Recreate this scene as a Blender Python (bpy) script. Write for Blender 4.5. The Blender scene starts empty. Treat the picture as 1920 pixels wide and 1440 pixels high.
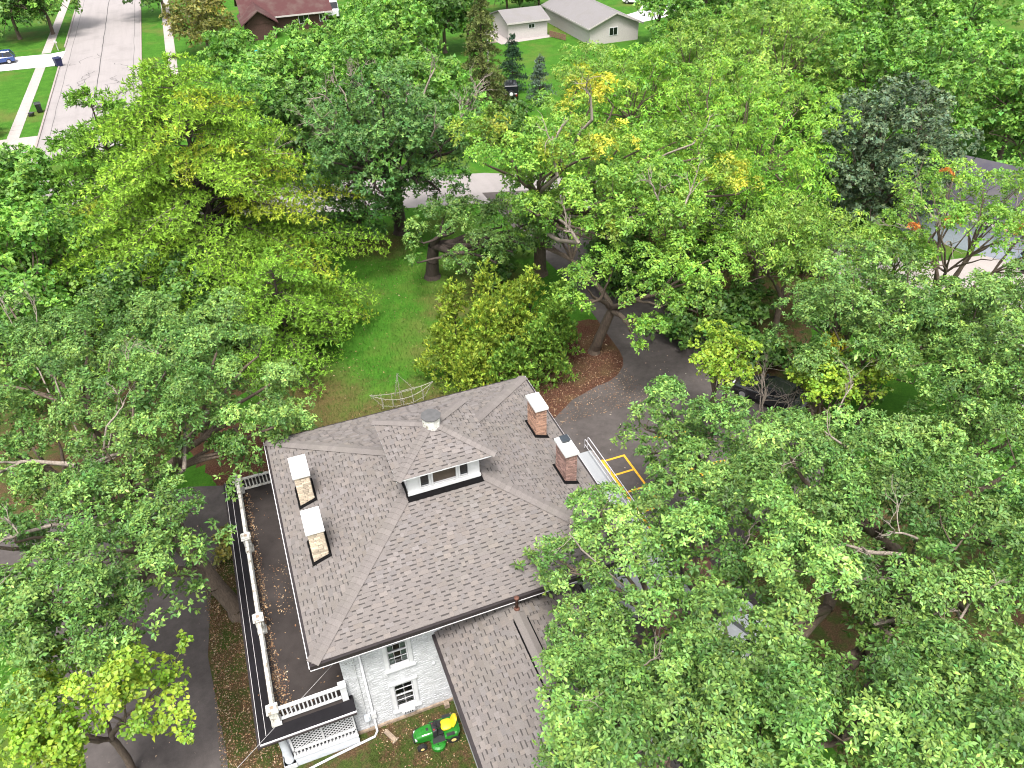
import bpy, math, random
import numpy as np
from mathutils import Vector, Matrix

sc = bpy.context.scene
COL = sc.collection
random.seed(11)

# ------------------------------------------------------------------ camera
YAW, PITCH, ROLL, FPX = 0.354263791, 0.659254321, -0.0270077097, 1455.26917
CAM = (1.3967, -17.1591, 31.0838)
cam = bpy.data.cameras.new('camera')
cam.sensor_fit = 'HORIZONTAL'; cam.sensor_width = 36.0
cam.lens = FPX / 1920 * 36.0
cam.clip_start = 0.5; cam.clip_end = 2000
camo = bpy.data.objects.new('camera', cam); COL.objects.link(camo)
_f = Vector((math.sin(YAW) * math.cos(PITCH), math.cos(YAW) * math.cos(PITCH), -math.sin(PITCH)))
_r = Vector((math.cos(YAW), -math.sin(YAW), 0)); _u = _r.cross(_f)
_r2 = math.cos(ROLL) * _r + math.sin(ROLL) * _u
_u2 = -math.sin(ROLL) * _r + math.cos(ROLL) * _u
_m = Matrix((_r2, _u2, -_f)).transposed().to_4x4(); _m.translation = Vector(CAM)
camo.matrix_world = _m
sc.camera = camo

# ------------------------------------------------------------------ sky, sun, exposure
SUN_EL, SUN_AZ = math.radians(66), math.radians(205)     # azimuth clockwise from +y
w = bpy.data.worlds.new('World'); sc.world = w; w.use_nodes = True
wn, wl = w.node_tree.nodes, w.node_tree.links
sky = wn.new('ShaderNodeTexSky'); sky.sky_type = 'NISHITA'; sky.sun_disc = False
sky.sun_elevation = SUN_EL; sky.sun_rotation = SUN_AZ
sky.air_density = 1.0; sky.dust_density = 5.0; sky.ozone_density = 1.0
hs = wn.new('ShaderNodeHueSaturation'); hs.inputs['Saturation'].default_value = 0.22   # thin overcast
wl.new(sky.outputs[0], hs.inputs['Color'])
wl.new(hs.outputs[0], wn['Background'].inputs[0]); wn['Background'].inputs[1].default_value = 0.13
sl = bpy.data.lights.new('sun', 'SUN'); sl.energy = 1.5; sl.angle = math.radians(12); sl.color = (1.0, 0.96, 0.9)
so = bpy.data.objects.new('sun', sl); COL.objects.link(so)
_d = Vector((math.sin(SUN_AZ) * math.cos(SUN_EL), math.cos(SUN_AZ) * math.cos(SUN_EL), math.sin(SUN_EL)))
so.rotation_euler = _d.to_track_quat('Z', 'Y').to_euler(); so.location = (0, 0, 60)
vs = sc.view_settings
vs.view_transform = 'Standard'; vs.look = 'None'; vs.gamma = 1.0; vs.exposure = 1.42; vs.use_curve_mapping = False
sc.cycles.max_bounces = 4; sc.cycles.diffuse_bounces = 1; sc.cycles.glossy_bounces = 2
sc.cycles.transmission_bounces = 4; sc.cycles.transparent_max_bounces = 6
sc.cycles.use_denoising = True; sc.cycles.filter_width = 1.1

# ------------------------------------------------------------------ helpers
def link(name, data, parent=None):
    o = bpy.data.objects.new(name, data); COL.objects.link(o)
    if parent is not None: o.parent = parent
    return o
def tag(o, label=None, cat=None, group=None, kind=None):
    if label: o['label'] = label
    if cat: o['category'] = cat
    if group: o['group'] = group
    if kind: o['kind'] = kind
    return o
def empty(name, loc=(0, 0, 0), rz=0.0):
    o = link(name, None); o.location = loc; o.rotation_euler = (0, 0, rz); o.empty_display_size = 0.3
    return o
def copy_tree(o, parent=None):
    c = o.copy(); COL.objects.link(c); c.parent = parent
    for ch in o.children: copy_tree(ch, c)
    return c

def fastmesh(name, V, F, mat, parent=None, col=None, smooth=False):
    V = np.asarray(V, np.float32); F = np.asarray(F, np.int32)
    me = bpy.data.meshes.new(name); k = F.shape[1]
    me.vertices.add(len(V)); me.vertices.foreach_set('co', V.ravel())
    me.loops.add(F.size); me.loops.foreach_set('vertex_index', F.ravel())
    me.polygons.add(len(F))
    me.polygons.foreach_set('loop_start', np.arange(0, F.size, k, dtype=np.int32))
    me.polygons.foreach_set('loop_total', np.full(len(F), k, np.int32))
    if smooth: me.polygons.foreach_set('use_smooth', np.ones(len(F), bool))
    if col is not None:
        a = me.attributes.new('tint', 'FLOAT_COLOR', 'POINT')
        c4 = np.ones((len(V), 4), np.float32); c4[:, :col.shape[1]] = col
        a.data.foreach_set('color', c4.ravel())
    me.update(); me.validate()
    me.materials.append(mat)
    return link(name, me, parent)

class MB:
    def __init__(s): s.v = []; s.f = []; s.c = []
    def add(s, vs, fs, col=None):
        n = len(s.v); s.v += [tuple(p) for p in vs]; s.f += [tuple(i + n for i in f) for f in fs]
        s.c += [col] * len(vs); return s
    def box(s, x0, x1, y0, y1, z0, z1, col=None):
        return s.add([(x0, y0, z0), (x1, y0, z0), (x1, y1, z0), (x0, y1, z0), (x0, y0, z1), (x1, y0, z1), (x1, y1, z1), (x0, y1, z1)],
                     [(0, 3, 2, 1), (4, 5, 6, 7), (0, 1, 5, 4), (1, 2, 6, 5), (2, 3, 7, 6), (3, 0, 4, 7)], col)
    def mbox(s, M, sx, sy, sz, col=None):
        p = [M @ Vector((x * sx / 2, y * sy / 2, z * sz / 2)) for z in (-1, 1) for y in (-1, 1) for x in (-1, 1)]
        return s.add(p, [(0, 2, 3, 1), (4, 5, 7, 6), (0, 1, 5, 4), (1, 3, 7, 5), (3, 2, 6, 7), (2, 0, 4, 6)], col)
    def beam(s, a, b, wx, wz, col=None):
        a, b = Vector(a), Vector(b); d = b - a
        M = d.to_track_quat('Y', 'Z').to_matrix().to_4x4(); M.translation = (a + b) / 2
        return s.mbox(M, wx, d.length, wz, col)
    def quad(s, *p, col=None): return s.add(p, [tuple(range(len(p)))], col)
    def prism(s, poly, z0, z1, col=None):
        n = len(poly)
        return s.add([(x, y, z0) for x, y in poly] + [(x, y, z1) for x, y in poly],
                     [tuple(range(n - 1, -1, -1)), tuple(range(n, 2 * n))] + [(i, (i + 1) % n, n + (i + 1) % n, n + i) for i in range(n)], col)
    def extrude_y(s, prof, y0, y1, col=None):          # profile in x,z
        n = len(prof)
        return s.add([(x, y0, z) for x, z in prof] + [(x, y1, z) for x, z in prof],
                     [tuple(range(n)), tuple(range(2 * n - 1, n - 1, -1))] + [(i, n + i, n + (i + 1) % n, (i + 1) % n) for i in range(n)], col)
    def lathe(s, prof, c=(0, 0, 0), n=16, M=None, col=None):
        vs = []
        for r, z in prof:
            for i in range(n):
                a = 2 * math.pi * i / n; p = Vector((r * math.cos(a), r * math.sin(a), z))
                vs.append((M @ p) if M else p + Vector(c))
        fs = [(j * n + i, j * n + (i + 1) % n, (j + 1) * n + (i + 1) % n, (j + 1) * n + i) for j in range(len(prof) - 1) for i in range(n)]
        fs += [tuple(range(n - 1, -1, -1)), tuple(range((len(prof) - 1) * n, len(prof) * n))]
        return s.add(vs, fs, col)
    def tube(s, pts, r, n=8, col=None):
        pts = [Vector(p) for p in pts]; rs = r if isinstance(r, (list, tuple)) else [r] * len(pts)
        vs = []
        for i, p in enumerate(pts):
            d = (pts[min(i + 1, len(pts) - 1)] - pts[max(i - 1, 0)]).normalized()
            q = d.to_track_quat('Z', 'Y')
            for k in range(n):
                a = 2 * math.pi * k / n; vs.append(p + q @ Vector((rs[i] * math.cos(a), rs[i] * math.sin(a), 0)))
        fs = [(j * n + i, j * n + (i + 1) % n, (j + 1) * n + (i + 1) % n, (j + 1) * n + i) for j in range(len(pts) - 1) for i in range(n)]
        fs += [tuple(range(n - 1, -1, -1)), tuple(range((len(pts) - 1) * n, len(pts) * n))]
        return s.add(vs, fs, col)
    def loft(s, rings, cap=True, col=None):
        n = len(rings[0]); vs = [p for r in rings for p in r]
        fs = [(j * n + i, j * n + (i + 1) % n, (j + 1) * n + (i + 1) % n, (j + 1) * n + i) for j in range(len(rings) - 1) for i in range(n)]
        if cap: fs += [tuple(range(n - 1, -1, -1)), tuple(range((len(rings) - 1) * n, len(rings) * n))]
        return s.add(vs, fs, col)
    def build(s, name, mat, parent=None, smooth=False, bevel=0.0, subsurf=0, kind=None):
        me = bpy.data.meshes.new(name); me.from_pydata(s.v, [], s.f)
        if any(c is not None for c in s.c):
            a = me.attributes.new('tint', 'FLOAT_COLOR', 'POINT')
            a.data.foreach_set('color', np.array([(tuple(c) + (1,)) if c is not None else (1, 1, 1, 1) for c in s.c], np.float32).ravel())
        me.materials.append(mat); me.update()
        if smooth: me.polygons.foreach_set('use_smooth', [True] * len(me.polygons))
        o = link(name, me, parent)
        if bevel:
            m = o.modifiers.new('bevel', 'BEVEL'); m.width = bevel; m.segments = 2; m.limit_method = 'ANGLE'; m.angle_limit = 0.6
        if subsurf:
            m = o.modifiers.new('subsurf', 'SUBSURF'); m.levels = subsurf; m.render_levels = subsurf
        if kind: o['kind'] = kind
        return o

# ------------------------------------------------------------------ materials
def new_mat(name):
    m = bpy.data.materials.new(name); m.use_nodes = True
    nt = m.node_tree; return m, nt.nodes, nt.links, nt.nodes['Principled BSDF']
def coords(n, l, scale=(1, 1, 1), obj=False):
    tc = n.new('ShaderNodeTexCoord'); mp = n.new('ShaderNodeMapping'); mp.inputs['Scale'].default_value = scale
    l.new(tc.outputs['Object'], mp.inputs[0]); return mp.outputs[0]
def noise(n, l, vec, scale, detail=4, rough=0.6):
    t = n.new('ShaderNodeTexNoise'); t.inputs['Scale'].default_value = scale; t.inputs['Detail'].default_value = detail
    t.inputs['Roughness'].default_value = rough; l.new(vec, t.inputs['Vector']); return t.outputs['Fac']
def ramp(n, l, fac, stops):
    r = n.new('ShaderNodeValToRGB'); e = r.color_ramp.elements
    while len(e) < len(stops): e.new(0.5)
    for i, (p, c) in enumerate(stops): e[i].position = p; e[i].color = (*c, 1) if len(c) == 3 else c
    l.new(fac, r.inputs[0]); return r.outputs[0]
def mixc(n, l, fac, a, b, mode='MIX'):
    m = n.new('ShaderNodeMix'); m.data_type = 'RGBA'; m.blend_type = mode
    for s, v in ((m.inputs[0], fac), (m.inputs[6], a), (m.inputs[7], b)):
        if isinstance(v, (int, float)): s.default_value = v
        elif isinstance(v, tuple): s.default_value = (*v, 1)
        else: l.new(v, s)
    return m.outputs[2]
def bump(n, l, p, h, strength=0.3, dist=0.02):
    b = n.new('ShaderNodeBump'); b.inputs['Strength'].default_value = strength; b.inputs['Distance'].default_value = dist
    l.new(h, b.inputs['Height']); l.new(b.outputs[0], p.inputs['Normal'])
def simple(name, c, rough=0.6, var=0.25, scale=6, metal=0.0, bmp=0.0, tint=False, spec=None, rnd=0.0, coat=0.0):
    m, n, l, p = new_mat(name)
    v = coords(n, l); f = noise(n, l, v, scale)
    lo = tuple(x * (1 - var) for x in c); hi = tuple(min(1, x * (1 + var)) for x in c)
    o = ramp(n, l, f, [(0.3, lo), (0.7, hi)])
    if tint:
        a = n.new('ShaderNodeAttribute'); a.attribute_name = 'tint'; o = mixc(n, l, 1.0, o, a.outputs['Color'], 'MULTIPLY')
    if rnd:
        oi = n.new('ShaderNodeObjectInfo')
        g = ramp(n, l, oi.outputs['Random'], [(0, (1 - rnd,) * 3), (1, (1 + rnd,) * 3)]); o = mixc(n, l, 1.0, o, g, 'MULTIPLY')
    l.new(o, p.inputs['Base Color']); p.inputs['Roughness'].default_value = rough; p.inputs['Metallic'].default_value = metal
    if spec is not None: p.inputs['Specular IOR Level'].default_value = spec
    if coat: p.inputs['Coat Weight'].default_value = coat
    if bmp: bump(n, l, p, noise(n, l, v, scale * 5), bmp)
    return m

def lawn_mat():
    m, n, l, p = new_mat('lawn_grass'); v = coords(n, l)
    big = noise(n, l, v, 0.12, 4); mid = noise(n, l, v, 0.8, 7, 0.75); fine = noise(n, l, v, 7, 6, 0.8)
    g = ramp(n, l, mid, [(0.3, (0.018, 0.062, 0.006)), (0.55, (0.028, 0.092, 0.009)), (0.75, (0.052, 0.112, 0.014))])
    g = mixc(n, l, ramp(n, l, fine, [(0.3, (0, 0, 0)), (0.7, (1, 1, 1))]), g, mixc(n, l, 1.0, g, (2.3, 2.0, 1.8), 'MULTIPLY'))
    dry = ramp(n, l, big, [(0.5, (0, 0, 0)), (0.66, (0.55, 0.55, 0.55))])
    g = mixc(n, l, dry, g, (0.13, 0.115, 0.035))
    brown = ramp(n, l, fine, [(0.3, (0.060, 0.042, 0.016)), (0.7, (0.155, 0.110, 0.048))])
    for cx, cy, r0, r1 in ((4.5, 17.5, 3.5, 7.5), (14.6, 31.2, .6, 2.6), (18.6, 33.5, .8, 4.0), (9.5, 19.5, .5, 4.5), (12, 43, 1, 3.5), (3, 24.5, 1, 4)):
        vm = n.new('ShaderNodeVectorMath'); vm.operation = 'DISTANCE'; l.new(v, vm.inputs[0]); vm.inputs[1].default_value = (cx, cy, 0)
        ad = n.new('ShaderNodeMath'); ad.operation = 'MULTIPLY_ADD'; l.new(mid, ad.inputs[0]); ad.inputs[1].default_value = (r1 - r0) * 1.6; l.new(vm.outputs['Value'], ad.inputs[2])
        mr = n.new('ShaderNodeMapRange'); mr.inputs['From Min'].default_value = r0 + (r1 - r0) * .8; mr.inputs['From Max'].default_value = r1 + (r1 - r0) * .8; mr.inputs['To Min'].default_value = .85; mr.inputs['To Max'].default_value = 0; l.new(ad.outputs[0], mr.inputs['Value'])
        g = mixc(n, l, mr.outputs[0], g, brown)
    l.new(g, p.inputs['Base Color']); p.inputs['Roughness'].default_value = 0.9; p.inputs['Specular IOR Level'].default_value = 0.1
    bump(n, l, p, fine, 0.7, 0.08); return m
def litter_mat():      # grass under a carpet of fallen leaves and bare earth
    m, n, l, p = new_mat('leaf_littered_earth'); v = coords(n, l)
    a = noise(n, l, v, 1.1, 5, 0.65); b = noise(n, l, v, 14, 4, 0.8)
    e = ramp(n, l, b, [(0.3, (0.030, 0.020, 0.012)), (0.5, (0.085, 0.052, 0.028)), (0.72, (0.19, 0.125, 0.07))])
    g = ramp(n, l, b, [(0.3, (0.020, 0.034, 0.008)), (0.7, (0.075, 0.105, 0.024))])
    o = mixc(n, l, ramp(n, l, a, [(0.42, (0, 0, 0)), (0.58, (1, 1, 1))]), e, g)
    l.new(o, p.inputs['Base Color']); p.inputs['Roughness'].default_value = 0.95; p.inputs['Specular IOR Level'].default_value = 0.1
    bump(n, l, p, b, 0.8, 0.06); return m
def mulch_mat():
    m, n, l, p = new_mat('bark_mulch'); v = coords(n, l)
    b = noise(n, l, v, 11, 5, 0.8); a = noise(n, l, v, 0.8, 3)
    o = ramp(n, l, b, [(0.3, (0.022, 0.010, 0.007)), (0.5, (0.075, 0.034, 0.022)), (0.72, (0.19, 0.10, 0.065))])
    o = mixc(n, l, ramp(n, l, a, [(0.45, (0, 0, 0)), (0.7, (0.6, 0.6, 0.6))]), o, (0.10, 0.075, 0.035))
    l.new(o, p.inputs['Base Color']); p.inputs['Roughness'].default_value = 0.95; p.inputs['Specular IOR Level'].default_value = 0.1
    bump(n, l, p, b, 0.9, 0.06); return m
def asphalt_mat():
    m, n, l, p = new_mat('asphalt'); v = coords(n, l)
    a = noise(n, l, v, 0.35, 5, 0.6); b = noise(n, l, v, 40, 3, 0.8); c = noise(n, l, v, 2.2, 6, 0.7)
    o = ramp(n, l, a, [(0.3, (0.060, 0.051, 0.048)), (0.7, (0.094, 0.081, 0.077))])
    o = mixc(n, l, 1.0, o, ramp(n, l, b, [(0.3, (0.86, 0.86, 0.86)), (0.75, (1.14, 1.14, 1.14))]), 'MULTIPLY')
    o = mixc(n, l, 1.0, o, ramp(n, l, c, [(0.35, (0.82, 0.82, 0.82)), (0.65, (1.12, 1.12, 1.12))]), 'MULTIPLY')
    l.new(o, p.inputs['Base Color']); p.inputs['Roughness'].default_value = 0.85; p.inputs['Specular IOR Level'].default_value = 0.3
    bump(n, l, p, b, 0.25, 0.01); return m
def concrete_mat(name, c, stain=0.35):
    m, n, l, p = new_mat(name); v = coords(n, l)
    a = noise(n, l, v, 0.25, 6, 0.7); b = noise(n, l, v, 12, 4, 0.7)
    s = coords(n, l, (1.2, 0.08, 1)); t = noise(n, l, s, 1.0, 5, 0.6)
    o = ramp(n, l, b, [(0.3, tuple(x * 0.85 for x in c)), (0.7, c)])
    o = mixc(n, l, ramp(n, l, a, [(0.5, (0, 0, 0)), (0.72, (stain,) * 3)]), o, tuple(x * 0.45 for x in c))
    o = mixc(n, l, ramp(n, l, t, [(0.45, (0, 0, 0)), (0.7, (0.3,) * 3)]), o, tuple(x * 0.6 for x in c))
    l.new(o, p.inputs['Base Color']); p.inputs['Roughness'].default_value = 0.85; return m
def leaf_mat(name, under=(1.35, 1.35, 1.7), rough=0.5, trans=0.2, spec=0.35):
    m, n, l, p = new_mat(name)
    a = n.new('ShaderNodeAttribute'); a.attribute_name = 'tint'
    ge = n.new('ShaderNodeNewGeometry')
    o = mixc(n, l, ge.outputs['Backfacing'], a.outputs['Color'], mixc(n, l, 1.0, a.outputs['Color'], under, 'MULTIPLY'))
    l.new(o, p.inputs['Base Color']); p.inputs['Roughness'].default_value = rough; p.inputs['Specular IOR Level'].default_value = spec
    t = n.new('ShaderNodeBsdfTranslucent'); l.new(mixc(n, l, 1.0, o, (1.25, 1.35, 0.6), 'MULTIPLY'), t.inputs[0])
    mx = n.new('ShaderNodeMixShader'); mx.inputs[0].default_value = trans
    l.new(p.outputs[0], mx.inputs[1]); l.new(t.outputs[0], mx.inputs[2])
    l.new(mx.outputs[0], n['Material Output'].inputs[0]); return m
def bark_mat(name, c):
    m, n, l, p = new_mat(name); v = coords(n, l, (6, 6, 1.2))
    f = noise(n, l, v, 2.5, 5, 0.7)
    o = ramp(n, l, f, [(0.3, tuple(x * 0.45 for x in c)), (0.65, c)])
    l.new(o, p.inputs['Base Color']); p.inputs['Roughness'].default_value = 0.95; bump(n, l, p, f, 0.8, 0.05); return m
def glass_mat(name, c, rough=0.05):
    m, n, l, p = new_mat(name); p.inputs['Base Color'].default_value = (*c, 1); p.inputs['Roughness'].default_value = rough
    p.inputs['Specular IOR Level'].default_value = 0.6; return m
def shingle_mat(name, rnd=False, c=(0.168, 0.149, 0.141), tintmul=True):
    m, n, l, p = new_mat(name); v = coords(n, l)
    f = noise(n, l, v, 45, 3, 0.8); g = noise(n, l, v, 0.6, 4, 0.6)
    o = ramp(n, l, f, [(0.3, tuple(x * 0.74 for x in c)), (0.7, tuple(x * 1.2 for x in c))])
    o = mixc(n, l, ramp(n, l, g, [(0.45, (0, 0, 0)), (0.75, (0.35,) * 3)]), o, (0.158, 0.147, 0.122))
    if rnd:
        oi = n.new('ShaderNodeObjectInfo'); t = ramp(n, l, oi.outputs['Random'], [(0, (0.92, 0.92, 0.93)), (0.6, (1, 1, 1)), (1, (1.13, 1.11, 1.08))])
        o = mixc(n, l, 1.0, o, t, 'MULTIPLY')
    elif tintmul:
        a = n.new('ShaderNodeAttribute'); a.attribute_name = 'tint'; o = mixc(n, l, 1.0, o, a.outputs['Color'], 'MULTIPLY')
    l.new(o, p.inputs['Base Color']); p.inputs['Roughness'].default_value = 0.9; p.inputs['Specular IOR Level'].default_value = 0.2
    bump(n, l, p, f, 0.3, 0.01); return m

def worn_white(name):
    m, n, l, p = new_mat(name); v = coords(n, l)
    f = noise(n, l, v, 5, 6, 0.75); g = noise(n, l, v, 22, 4, 0.8)
    o = ramp(n, l, f, [(0.40, (0.74, 0.73, 0.70)), (0.54, (0.60, 0.58, 0.53)), (0.62, (0.22, 0.18, 0.13))])
    o = mixc(n, l, ramp(n, l, g, [(0.5, (0, 0, 0)), (0.75, (0.5,) * 3)]), o, (0.35, 0.32, 0.27))
    l.new(o, p.inputs['Base Color']); p.inputs['Roughness'].default_value = 0.8; return m

M = dict(
    lawn=lawn_mat(), litter=litter_mat(), mulch=mulch_mat(), asphalt=asphalt_mat(),
    street=concrete_mat('street_concrete', (0.29, 0.262, 0.256)), walk=concrete_mat('walk_concrete', (0.36, 0.32, 0.30), 0.2),
    drive=concrete_mat('new_concrete', (0.55, 0.53, 0.53), 0.1), ramp=concrete_mat('ramp_concrete', (0.36, 0.37, 0.39), 0.15),
    tar=simple('tar_joint', (0.05, 0.045, 0.045), 0.8), curb=concrete_mat('curb_concrete', (0.32, 0.27, 0.25)),
    yellow=simple('yellow_paint', (0.62, 0.34, 0.02), 0.7, 0.25, 14),
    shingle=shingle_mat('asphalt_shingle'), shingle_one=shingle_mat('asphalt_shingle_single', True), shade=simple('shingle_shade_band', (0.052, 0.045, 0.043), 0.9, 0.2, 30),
    gutter=simple('dark_bronze_gutter', (0.022, 0.016, 0.017), 0.6), drip=simple('white_drip_edge', (0.72, 0.70, 0.72), 0.5, 0.1),
    white=simple('white_paint', (0.62, 0.62, 0.63), 0.55, 0.08, 3), wallp=simple('painted_brick_white', (0.53, 0.537, 0.55), 0.8, 0.18, 3, bmp=0.1),
    brickw=simple('painted_brick_single', (0.54, 0.547, 0.56), 0.8, 0.12, 8, bmp=0.1, rnd=0.10),
    wornw=worn_white('weathered_white_paint'), pale=simple('pale_grey_blue_paint', (0.58, 0.61, 0.65), 0.6, 0.08),
    tarflash=simple('tar_flashing', (0.006, 0.0055, 0.006), 0.9, 0.3, spec=0.1), membrane=None,
    brick=simple('chimney_brick', (0.40, 0.235, 0.165), 0.85, 0.4, 9, rnd=0.45), mortar=simple('pale_mortar', (0.60, 0.51, 0.44), 0.9, 0.2, 15),
    brick2=simple('old_red_brick', (0.30, 0.185, 0.155), 0.85, 0.4, 9, rnd=0.4),
    stone=simple('buff_stone', (0.56, 0.46, 0.35), 0.85, 0.3, 7, rnd=0.28), stonem=simple('stone_mortar', (0.44, 0.40, 0.34), 0.9, 0.25, 12),
    cap=simple('chimney_cap_cement', (0.66, 0.66, 0.65), 0.75, 0.10, 3), slate=simple('dark_cover', (0.028, 0.036, 0.045), 0.35, 0.2),
    glass=glass_mat('window_glass', (0.010, 0.012, 0.013), 0.08), curtain=simple('green_curtain', (0.20, 0.28, 0.24), 0.9, 0.4, 5),
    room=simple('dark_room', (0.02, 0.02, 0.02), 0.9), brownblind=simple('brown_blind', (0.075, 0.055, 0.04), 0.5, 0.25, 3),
    found=simple('buff_foundation', (0.30, 0.23, 0.17), 0.9, 0.35, 5), ventgrey=simple('vent_lid_grey', (0.085, 0.083, 0.083), 0.6, 0.15),
    ventw=worn_white('vent_flaking_paint'), rust=simple('rusted_iron', (0.11, 0.045, 0.03), 0.8, 0.4, 12),
    steel=simple('galvanised_steel', (0.72, 0.70, 0.74), 0.35, 0.1, 6, metal=0.3), black=simple('black_rubber', (0.012, 0.012, 0.013), 0.8),
    green=simple('mower_green', (0.014, 0.165, 0.014), 0.32, 0.2, 9, coat=0.35), seat=simple('mower_yellow', (0.66, 0.50, 0.02), 0.45, 0.06),
    darkgrey=simple('dark_plastic', (0.02, 0.021, 0.023), 0.5), red=simple('red_knob', (0.35, 0.03, 0.03), 0.5),
    wood=simple('reddish_timber', (0.20, 0.105, 0.075), 0.8, 0.35, 8), cable=simple('pale_cable', (0.40, 0.385, 0.38), 0.6),
    bulb=simple('string_lights_white', (0.34, 0.32, 0.28), 0.4), deadwood=bark_mat('dead_branch_wood', (0.36, 0.30, 0.25)),
    bark=bark_mat('oak_bark', (0.155, 0.115, 0.085)), barkd=bark_mat('dark_bark', (0.075, 0.055, 0.045)),
    leaf=leaf_mat('leaf'), oakleaf=leaf_mat('oak_leaf', (1.45, 1.36, 1.4), 0.5, 0.14, 0.32), needle=leaf_mat('needle', (1.1, 1.1, 1.1), 0.6, 0.2, 0.3),
    roofgrey=shingle_mat('grey_far_shingle', c=(0.20, 0.188, 0.19), tintmul=False), roofred=shingle_mat('red_far_shingle', c=(0.080, 0.034, 0.034), tintmul=False),
    roofdark=shingle_mat('charcoal_far_shingle', c=(0.062, 0.058, 0.075), tintmul=False),
    siding=simple('beige_siding', (0.47, 0.43, 0.42), 0.7, 0.08), sidingb=simple('grey_blue_siding', (0.34, 0.38, 0.45), 0.7, 0.1), brownw=simple('brown_boards', (0.062, 0.028, 0.022), 0.8, 0.3),
    blue=simple('car_blue', (0.012, 0.045, 0.19), 0.22, 0.1, coat=0.7), carwhite=simple('car_white', (0.75, 0.76, 0.78), 0.3, 0.05, coat=0.5),
    carblack=simple('car_black', (0.014, 0.015, 0.018), 0.25, 0.1, coat=0.6), navy=simple('bin_navy', (0.012, 0.016, 0.065), 0.55),
    teal=simple('teal_tarp', (0.03, 0.42, 0.46), 0.5), rim=simple('alloy', (0.5, 0.5, 0.52), 0.35, 0.1, metal=0.6), cream=simple('cream_rim', (0.72, 0.58, 0.22), 0.45, 0.08),
    tail=simple('tail_lamp', (0.25, 0.01, 0.01), 0.3), lamp=simple('lamp_glass', (0.6, 0.62, 0.65), 0.15),
    dryleaf=simple('dry_leaf', (1, 1, 1), 0.85, 0.2, 3, tint=True), blade=leaf_mat('grass_blade', (1, 1, 1), 0.7, 0.15, 0.2),
)
def membrane_mat(name, c):
    m, n, l, p = new_mat(name); v = coords(n, l)
    a = noise(n, l, v, 0.8, 6, 0.65); b = noise(n, l, v, 30, 3, 0.8)
    o = ramp(n, l, a, [(0.3, tuple(x * 0.65 for x in c)), (0.7, tuple(x * 1.25 for x in c))])
    o = mixc(n, l, 1.0, o, ramp(n, l, b, [(0.3, (0.85,) * 3), (0.7, (1.15,) * 3)]), 'MULTIPLY')
    l.new(o, p.inputs['Base Color']); p.inputs['Roughness'].default_value = 0.8; p.inputs['Specular IOR Level'].default_value = 0.15; return m
M['membrane'] = membrane_mat('porch_membrane', (0.042, 0.035, 0.033)); M['blackmem'] = membrane_mat('black_membrane', (0.011, 0.010, 0.012))

# ------------------------------------------------------------------ ground, roads and paving
def sheet(name, poly, z, mat, sub=None):
    mb = MB(); mb.quad(*[(x, y, z) for x, y in poly]); return tag(mb.build(name, mat), kind='structure')
sheet('ground', [(-700, -500), (800, -500), (800, 1200), (-700, 1200)], 0.0, M['lawn'])

def smooth_poly(pts, it=2):
    for _ in range(it):
        q = []
        for i in range(len(pts)):
            a, b = pts[i], pts[(i + 1) % len(pts)]
            q += [(a[0] * .75 + b[0] * .25, a[1] * .75 + b[1] * .25), (a[0] * .25 + b[0] * .75, a[1] * .25 + b[1] * .75)]
        pts = q
    return pts
def ragged(pts, amp, step, seed):
    r = random.Random(seed); out = []
    for i in range(len(pts)):
        a, b = pts[i], pts[(i + 1) % len(pts)]; L = math.hypot(b[0] - a[0], b[1] - a[1]); n = max(1, int(L / step))
        for k in range(n):
            t = k / n; out.append((a[0] + (b[0] - a[0]) * t + r.uniform(-amp, amp), a[1] + (b[1] - a[1]) * t + r.uniform(-amp, amp)))
    return out
# leaf-littered strip and beds
sheet('littered_strip', ragged([(-5.4, -12), (-5.4, 12.6), (-2.0, 14.2), (1.2, 13.0), (1.5, -12)], 0.10, 0.6, 1), 0.006, M['litter'])
sheet('worn_lawn_by_wall', ragged([(.6, 1.0), (5.2, 1.0), (5.2, -6), (0.6, -6)], 0.08, 0.5, 2), 0.010, M['litter'])
sheet('mulch_bed_behind_house', ragged(smooth_poly([(-2.4, 13.0), (2, 13.0), (9, 13.0), (9.5, 15.0), (7, 17.0), (4, 18.4), (0.5, 22), (-3, 24), (-5.5, 23), (-3.2, 18.2)]), 0.3, 0.4, 3), 0.008, M['mulch'])
sheet('mulch_bed_by_cedars', ragged(smooth_poly([(11, 13.0), (15.2, 14.0), (19.2, 16.6), (22.0, 17.4), (24.4, 19.2), (25.2, 22), (24.4, 25.6), (20, 25.5), (13, 22), (10.5, 18)]), 0.12, 0.4, 4), 0.014, M['mulch'])
sheet('woodland_floor', ragged(smooth_poly([(24, 13), (32, 27), (31, 38), (48, 34), (47, 24), (40, 22), (33, 13), (31, 6), (28, 6)]), 0.3, 1.0, 6), 0.006, M['litter'])
sheet('woodland_floor_left', ragged(smooth_poly([(-5, 24), (4, 30), (4, 40), (-2, 48), (-16, 58), (-30, 58), (-30, 20), (-12, 14)]), 0.3, 1.0, 7), 0.004, M['litter'])
sheet('painted_shade_under_oaks', ragged(smooth_poly([(19, -14), (18.5, 2), (24, 4.5), (34, 5), (37, -4), (30, -16)]), 0.3, 1.0, 8), 0.005, M['litter'])  # litter colours dull the grass here, standing in for the oaks' shade
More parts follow.
